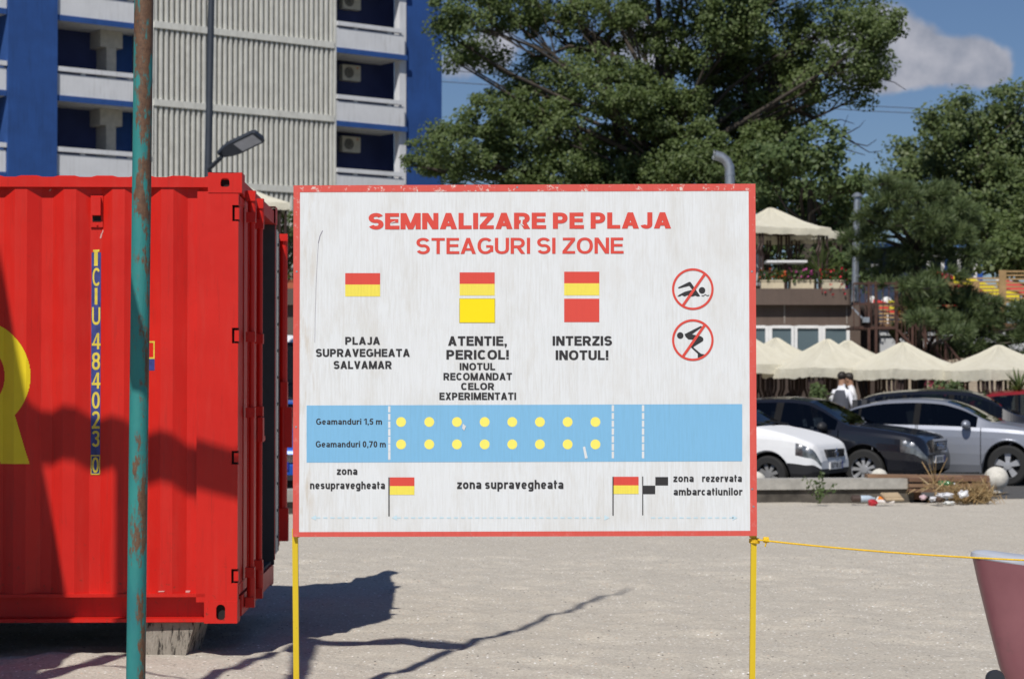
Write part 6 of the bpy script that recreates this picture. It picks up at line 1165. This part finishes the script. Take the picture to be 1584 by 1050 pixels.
# ------------------------------------------------------------------ two people under the gazebos
def person(label, px, Y, z0, facing, lean, shirt, vest, trousers, arm):
    c = at(px, 600, Y); root = thing('person', label, 'person', (c.x, Y, z0), facing)
    V = []; E = []; Rr = []
    def v(p, r): V.append(Vector(p)); Rr.append(r); return len(V) - 1
    def chain(start, pts): 
        prev = start
        for p, r in pts:
            i = v(p, r); 
            if prev is not None: E.append((prev, i))
            prev = i
        return prev
    L = lambda z: lean * max(0, z - .95)                       # the trunk leans forward above the hips
    pel = v((0, 0, .95), (.155, .115)); ch = chain(pel, [((0, L(1.12), 1.12), (.135, .10)), ((0, L(1.30), 1.30), (.165, .115))]); nk = chain(ch, [((0, L(1.43), 1.43), (.12, .085)), ((0, L(1.50), 1.50), (.072, .070))])
    hd = chain(nk, [((0, L(1.5) + .02 + lean * .1, 1.57), (.074, .086)), ((0, L(1.55) + .03 + lean * .12, 1.65), (.084, .100)), ((0, L(1.6) + .02 + lean * .12, 1.73), (.06, .075))])
    for s in (-1, 1):
        lg = chain(pel, [((s * .10, 0, .86), (.095, .10)), ((s * .11, .02, .50), (.062, .065)), ((s * .115, 0, .28), (.05, .055)), ((s * .12, -.01, .08), (.038, .042)), ((s * .125, .10, .045), (.042, .035)), ((s * .13, .17, .035), (.035, .025))])
        el = (s * .26, L(1.15) + arm[0], 1.13); wr = (s * .20, L(1.0) + arm[1], arm[2]); sh = chain(ch, [((s * .175, L(1.38), 1.375), (.062, .065)), (el, (.044, .044)), (wr, (.030, .034))])
        w = Vector(wr); dr = (w - Vector(el)).normalized(); palm = chain(sh, [(w + dr * .06, (.040, .018)), (w + dr * .10, (.038, .015))]); sd = Vector((0, 1, 0)); 
        for k, (o, ln) in enumerate(((-.03, .065), (-.01, .075), (.01, .07), (.028, .055))): q = w + dr * .11 + sd * o; chain(palm, [(q, (.009, .009)), (q + dr * ln * .5, (.0085, .0085)), (q + dr * ln + Vector((-s * .012, 0, 0)), (.007, .007))])
        chain(sh, [(w + dr * .045 + sd * .042, (.011, .011)), (w + dr * .085 + sd * .056, (.009, .009))])
    me = bpy.data.meshes.new('body'); me.from_pydata([tuple(p) for p in V], E, []); me.update(); o = bpy.data.objects.new('body', me); S.collection.objects.link(o)
    sk = o.modifiers.new('s', 'SKIN'); sb = o.modifiers.new('u', 'SUBSURF'); sb.levels = 1; sb.render_levels = 1
    for i, r in enumerate(Rr): me.skin_vertices[0].data[i].radius = r
    me.skin_vertices[0].data[0].use_root = True
    dg = bpy.context.evaluated_depsgraph_get(); nm = bpy.data.meshes.new_from_object(o.evaluated_get(dg)); bpy.data.objects.remove(o); nm.name = 'body'
    for m in (M('skin', (.36, .20, .13), .6), shirt, trousers, M('shoe_black', (.02, .02, .02), .5)): nm.materials.append(m)
    for p in nm.polygons:
        z, x = p.center.z, abs(p.center.x); p.use_smooth = True
        p.material_index = 3 if z < .09 else 2 if z < .97 and x < .24 and not (z < .97 and x > .17 and z > .72) else 0 if (z > 1.53 or (x > .17 and z < arm[2] + .05)) else 1
    b = bpy.data.objects.new('body', nm); S.collection.objects.link(b); b.parent = root
    hy = L(1.6) + .02 + lean * .12; m = MB(); m.ball((0, hy - .018, 1.71), (.092, .110, .088), 14, 10); m.v = [(x, y, max(z, 1.545 + (.14 if y > hy + .02 else 0))) for x, y, z in m.v]; m.build('hair', M('dark_hair', (.018, .013, .010), .6), root, smooth=60)
    m = MB(); fy = hy + .085; m.ball((0, fy + .012, 1.635), (.013, .018, .022), 8, 6)
    for s in (-1, 1): m.ball((s * .084, hy, 1.64), (.012, .022, .032), 8, 6)
    m.build('face_features', MATS['skin'], root, smooth=60); m = MB()
    for s in (-1, 1): m.ball((s * .030, fy - .004, 1.665), (.011, .008, .008), 8, 6)
    m.bb(-.025, .025, fy - .012, fy + .002, 1.592, 1.60); m.build('eyes_and_mouth', M('face_dark', (.05, .025, .02), .6), root)
    if vest:
        m = MB(); n = 20; rings = []
        for z, rx, ry in ((.93, .185, .145), (1.05, .175, .135), (1.2, .18, .135), (1.32, .17, .14), (1.42, .12, .115)): rings.append([(rx * math.cos(a), L(z) + ry * math.sin(a), z) for a in [2 * math.pi * k / n for k in range(n)]])
        vs = sum(rings, []); m.add(vs, [(i * n + k, i * n + (k + 1) % n, (i + 1) * n + (k + 1) % n, (i + 1) * n + k) for i in range(4) for k in range(n)]); m.build('waistcoat', vest, root, smooth=60)
ws = M('white_shirt', (.76, .77, .82), .85, var=.05, scale=14); dk = M('dark_trousers', (.03, .03, .035), .85)
person('person in white shirt and dark grey waistcoat, left of the pair', 1301, 42.6, .10, R(-35), .06, ws, M('grey_waistcoat', (.075, .08, .10), .85), dk, (-.03, .16, 1.0))
person('person in a plain white shirt leaning in, right of the pair', 1323, 42.9, .08, R(75), .16, ws, None, dk, (.02, .20, 1.02))
# ------------------------------------------------------------------ things on the sand
def balls():
    st = M('white_stone', (.60, .575, .51), .9, var=.16, scale=16, bmp=.5)
    for px, py, r, Y, lab in ((1541, 740, 18.7, 31.0, 'whole white stone ball bollard right of the plank stack'), (1360, 738, 13.5, 30.5, 'white stone ball bollard peeping over the left end of the plank stack'), (1170, 744, 15, 30.6, 'white stone ball bollard half hidden by the right edge of the notice board')):
        c = at(px, py, Y); m = MB(); rr = r * Y / F; m.ball(c, rr, 28, 18); m.lathe([(rr * .5, c.z - rr * 1.15), (rr * .5, c.z - rr * .8)], (c.x, c.y, 0), n=16); tag(m.build('ball_bollard', st, smooth=60), lab, 'bollard', 'stone ball bollards')
balls()
def planks():
    Y = 29.9; wd = [M('plank_brown', (.17, .092, .055), .85, var=.3, scale=4, bmp=.4, stretch=(.4, 3, 3)), M('plank_tan', (.25, .15, .09), .85, var=.3, scale=4, bmp=.4, stretch=(.4, 3, 3))]
    for i, (a, b, dy, lab) in enumerate([((1404, 757.5), (1528, 758.5), -.30, 'lowest brown plank of the stack by the stone ball'), ((1404, 750), (1528, 749.5), -.29, 'second brown plank from the ground in the stack'), ((1404, 741.5), (1528, 741), -.30, 'third brown plank from the ground in the stack'), ((1340, 735.5), (1486, 738), .0, 'long brown plank lying on top at the back of the stack'), ((1380, 736.5), (1527, 737.5), .30, 'brown plank at the rear of the stack top')]):
        p, q = at(*a, Y + dy), at(*b, Y + dy); m = MB(); m.bar(p, q, .055, .20 if i < 3 else .22); m.v = m.v
        d = (q - p).normalized(); m = MB(); h, w = (.024, .14); n = Vector((0, 1, 0)); u = Vector((0, 0, 1)); m.add([p + n * s * w + u * t * h for t, s in ((-1, -1), (-1, 1), (1, 1), (1, -1))] + [q + n * s * w + u * t * h for t, s in ((-1, -1), (-1, 1), (1, 1), (1, -1))], [(0, 1, 2, 3), (7, 6, 5, 4), (0, 4, 5, 1), (1, 5, 6, 2), (2, 6, 7, 3), (3, 7, 4, 0)])
        tag(m.build('wooden_plank', wd[i % 2], recalc=True), lab, 'plank', 'stacked wooden planks')
    for px, lab in ((1412, 'left batten under the stacked planks'), (1518, 'right batten under the stacked planks')):
        m = MB(); x = at(px, 0, Y).x; m.bb(x - .05, x + .05, Y - .2, Y + .5, .0, at(0, 741, Y).z - .03); tag(m.build('wooden_batten', wd[0]), lab, 'batten', 'battens under the planks')
planks()
def dry_grass():
    rs = np.random.RandomState(5); V = []; Y = 28.8
    for (px, py, sx, sy, n, up) in ((1488, 764, 22, 9, 420, .25), (1508, 772, 15, 8, 420, .2), (1462, 752, 18, 6, 130, .4), (1515, 762, 9, 8, 160, .6)):
        P = np.array([list(at(x, y, Y + rs.uniform(-.4, .3))) for x, y in zip(rs.normal(px, sx, n), rs.normal(py, sy * .6, n))]); P[:, 2] = np.maximum(P[:, 2], .03); D = rs.normal(size=(n, 3)) + np.array([0, 0, up]); D /= np.linalg.norm(D, axis=1)[:, None]; L = rs.uniform(.07, .20, (n, 1)); sd = np.cross(D, rs.normal(size=(n, 3))); sd /= np.linalg.norm(sd, axis=1)[:, None]; w = .006
        V.append(np.stack([P - sd * w, P + sd * w, P + D * L + sd * w * .5, P + D * L - sd * w * .5], 1).reshape(-1, 3))
    P = np.array([list(at(1446, 748, Y))] * 14); D = rs.normal(size=(14, 3)) * .5 + np.array([-.2, 0, 1]); D /= np.linalg.norm(D, axis=1)[:, None]; sd = np.cross(D, rs.normal(size=(14, 3))); sd /= np.linalg.norm(sd, axis=1)[:, None]; L = rs.uniform(.2, .42, (14, 1)); V.append(np.stack([P - sd * .006, P + sd * .006, P + D * L + sd * .003, P + D * L - sd * .003], 1).reshape(-1, 3))
    o = mesh_quads('dry_grass', np.concatenate(V), leafmat('straw', (.22, .13, .055), (.36, .24, .11), (.50, .38, .20), .15), None); tag(o, 'heap of dry straw coloured grass in front of the plank stack', 'dry grass', kind='stuff')
dry_grass()
def crumple(label, name, cat, px, py, Y, size, mat, seed, flat=.6, group=None, sharp=.5):
    rs = np.random.RandomState(seed); m = MB(); c = at(px, py, Y); m.ball((0, 0, 0), 1, 12, 8); v = np.array(m.v); k = rs.normal(size=(6, 3)) * 2.6; ph = rs.uniform(0, 6, 6)
    d = 1 + sharp * sum(np.abs(np.sin(v @ k[i] + ph[i])) - .6 for i in range(6)) / 2.2; v = v * d[:, None] * np.array([size, size * .8, size * flat]); m.v = [tuple(Vector(q) + c) for q in v]; return tag(m.build(name, mat), label, cat, group)
def litter():
    G = 'litter scattered on the sand'; bag = M('white_plastic', (.66, .66, .68), .35, var=.1); red_p = M('red_plastic', (.42, .02, .03), .4)
    crumple('crumpled white plastic bag, larger of two by the dry grass', 'plastic_bag', 'plastic bag', 1462, 766, 28.3, .10, bag, 1, .32, G, .8); crumple('crumpled white plastic bag at the left foot of the dry grass', 'plastic_bag', 'plastic bag', 1444, 771, 28.2, .055, bag, 2, .5, G, .8); crumple('small white torn plastic bag lying nearest the open sand by the dry grass', 'plastic_bag', 'plastic bag', 1469, 778, 28.0, .07, M('bright_plastic', (.74, .74, .70), .4), 3, .3, G, .8); crumple('translucent white plastic bag among the straw', 'plastic_bag', 'plastic bag', 1490, 764, 28.3, .06, bag, 14, .7, G, .8)
    crumple('crushed red drink carton on the sand below the kerb', 'drink_carton', 'carton', 1350, 778, 28.2, .06, red_p, 4, .75, G)
    crumple('dark brown crumpled wrapper by the straw', 'wrapper', 'wrapper', 1453, 772, 28.1, .05, M('brown_paper', (.10, .06, .04), .8), 8, .6, G)
    crumple('crumpled pale pink wrapper in the sand left of the straw', 'wrapper', 'wrapper', 1428, 769, 28.4, .05, M('pink_paper', (.55, .40, .42), .7), 9, .6, G)
    for px, py, w, d, rot, mt, lab, nm, cat in ((1380, 768, .26, .20, .3, M('cardboard', (.42, .32, .20), .9), 'flattened tan cardboard piece lying on the sand', 'cardboard', 'cardboard'), (1370, 773, .26, .15, -.45, M('white_card', (.70, .66, .62), .7), 'white and orange paper packet lying on the sand', 'paper_packet', 'packet')):
        c = at(px, py, 28.3); r = Matrix.Rotation(rot, 3, 'Z') @ Matrix.Rotation(.45, 3, 'X'); m = MB(); m.box(c, (w, d, .02), r); m.box(c + r @ Vector((0, 0, .014)), (w * .96, d * .42, .006), r)
        if nm == 'paper_packet': m.k = 1; m.box(c + r @ Vector((-w * .2, d * .12, .019)), (w * .4, d * .5, .006), r); tag(m.build(nm, [mt, M('orange_print', (.75, .22, .02), .6)]), lab, cat, G)
        else: tag(m.build(nm, mt), lab, cat, G)
    c = at(1330, 771, 28.5); rt = thing('plastic_bottle', 'clear plastic bottle with a brown sleeve lying below the kerb', 'bottle', c, R(8), G); m = MB(); m.lathe([(.03, -.02), (.045, .0), (.045, .12), (.04, .15), (.016, .19), (.016, .21)], (0, 0, 0), 'X', 16); m.build('bottle_body', M('clear_plastic', (.42, .50, .58), .15), rt, smooth=50); m = MB(); m.lathe([(.047, -.11), (.047, .005)], (0, 0, 0), 'X', 16); m.lathe([(.03, -.12), (.047, -.11)], (0, 0, 0), 'X', 16); m.build('sleeve', M('brown_sleeve', (.07, .045, .035), .5), rt, smooth=50)
    c = at(1464, 748, 29.0); rt = thing('green_bottle', 'green plastic bottle lying on the dry grass', 'bottle', c, R(-20), G); m = MB(); m.lathe([(.03, -.11), (.042, -.10), (.042, .03), (.035, .06), (.014, .10)], (0, 0, 0), 'X', 16); m.build('bottle_body', M('green_plastic', (.015, .16, .055), .2), rt, smooth=50); m = MB(); m.lathe([(.016, .10), (.016, .12), (.001, .121)], (0, 0, 0), 'X', 12); m.build('cap', bag, rt)
    crumple('orange scrap on the sand between container and notice board', 'scrap', 'scrap', 438, 822, 23.4, .028, M('orange_scrap', (.80, .33, .01), .6), 6, .7, G)
    crumple('small white crumpled tissue on the open sand at the right', 'paper_scrap', 'scrap', 1540, 829, 22.4, .04, bag, 7, .4, G)
litter()
def weed():
    rs = np.random.RandomState(8); Y = 28.6; b = at(1268, 772, Y); b.z = .02; root = thing('weed', 'leafy green weed growing at the kerb in front of the white hatchback', 'plant', b); st = MB(); P = []
    for k in range(6):
        e = Vector((rs.normal() * .10, rs.normal() * .08, rs.uniform(.25, .46))); st.tube([(0, 0, 0), e * .5 + Vector((rs.normal() * .02, 0, .02)), e], [.006, .005, .003], 5)
        for t in np.linspace(.2, 1, 14): P.append(np.array(b) + np.array(e) * t + rs.normal(size=3) * .03)
    st.build('stem', M('weed_stem', (.07, .10, .03), .8), root); mesh_quads('foliage', leaf_cloud(np.array(P), .035, rs, .6), LF3, root)
weed()
def boat():
    """maroon moulded hull standing at the right edge, pale rim on top"""
    Y = 9.55; c = at(1512, 862, Y); zt = c.z + .002; cx, cy = c.x + .60, Y + .1; root = thing('boat_hull', 'maroon plastic boat hull with a pale blue rim at the right edge', 'boat', (cx, cy, 0.02))
    m = MB(); rim = MB(); n = 40; rings = []
    for z, k in ((0, .60), (.12, .70), (.3, .80), (.5, .885), (.7, .965), (.78, .993), (zt - .03, 1.0)):
        ring = []
        for i in range(n):
            a = 2 * math.pi * i / n; ca, sa = math.cos(a), math.sin(a); e = 2.7; x = math.copysign(abs(ca) ** (2 / e), ca) * .60; y = math.copysign(abs(sa) ** (2 / e), sa) * .16
            ring.append((x * k + (.0 if k > .9 else .0), y * (k * .9 + .1), z - (.15 * (x + .6) * z)))
        rings.append(ring)
    m.add(sum(rings, []), [(j * n + i, j * n + (i + 1) % n, (j + 1) * n + (i + 1) % n, (j + 1) * n + i) for j in range(len(rings) - 1) for i in range(n)] + [tuple(range(n))[::-1]])
    mt, nt, b = newmat('maroon_gelcoat'); tc = N(nt, 'ShaderNodeTexCoord').outputs['Object']; a = ramp(nt, noise(nt, 2.5, 4, .6, tc), [(.3, (.185, .066, .080)), (.7, (.25, .10, .115))]); nt.links.new(mixc(nt, ramp(nt, noise(nt, 9, 5, .7, tc), [(.60, (0, 0, 0)), (.68, (.35,) * 3)]), a, (.11, .075, .07)), b.inputs['Base Color']); b.inputs['Roughness'].default_value = .38
    m.build('hull', mt, root, smooth=50); top = rings[-1]; r2 = [(x * 1.012, y * 1.012, z + .006) for x, y, z in top]; r3 = [(x * 1.005, y * 1.005, z + .024) for x, y, z in top]; r4 = [(x * .97, y * .90, z + .032) for x, y, z in top]; r5 = [(x * .90, y * .4, z + .034) for x, y, z in top]
    rim.add(sum([top, r2, r3, r4, r5], []), [(j * n + i, j * n + (i + 1) % n, (j + 1) * n + (i + 1) % n, (j + 1) * n + i) for j in range(4) for i in range(n)] + [tuple(range(4 * n, 5 * n))])
    rim.build('rim', M('pale_blue_rim', (.44, .47, .53), .5, var=.1), root, smooth=30)
    m = MB(); m.lathe([(.001, -.03), (.038, -.03), (.044, 0), (.038, .03), (.001, .03)], (-.55, -.22, .27), 'Y', 18); m.build('wheel', M('dark_wheel', (.02, .025, .035), .7), root, smooth=40)
boat()
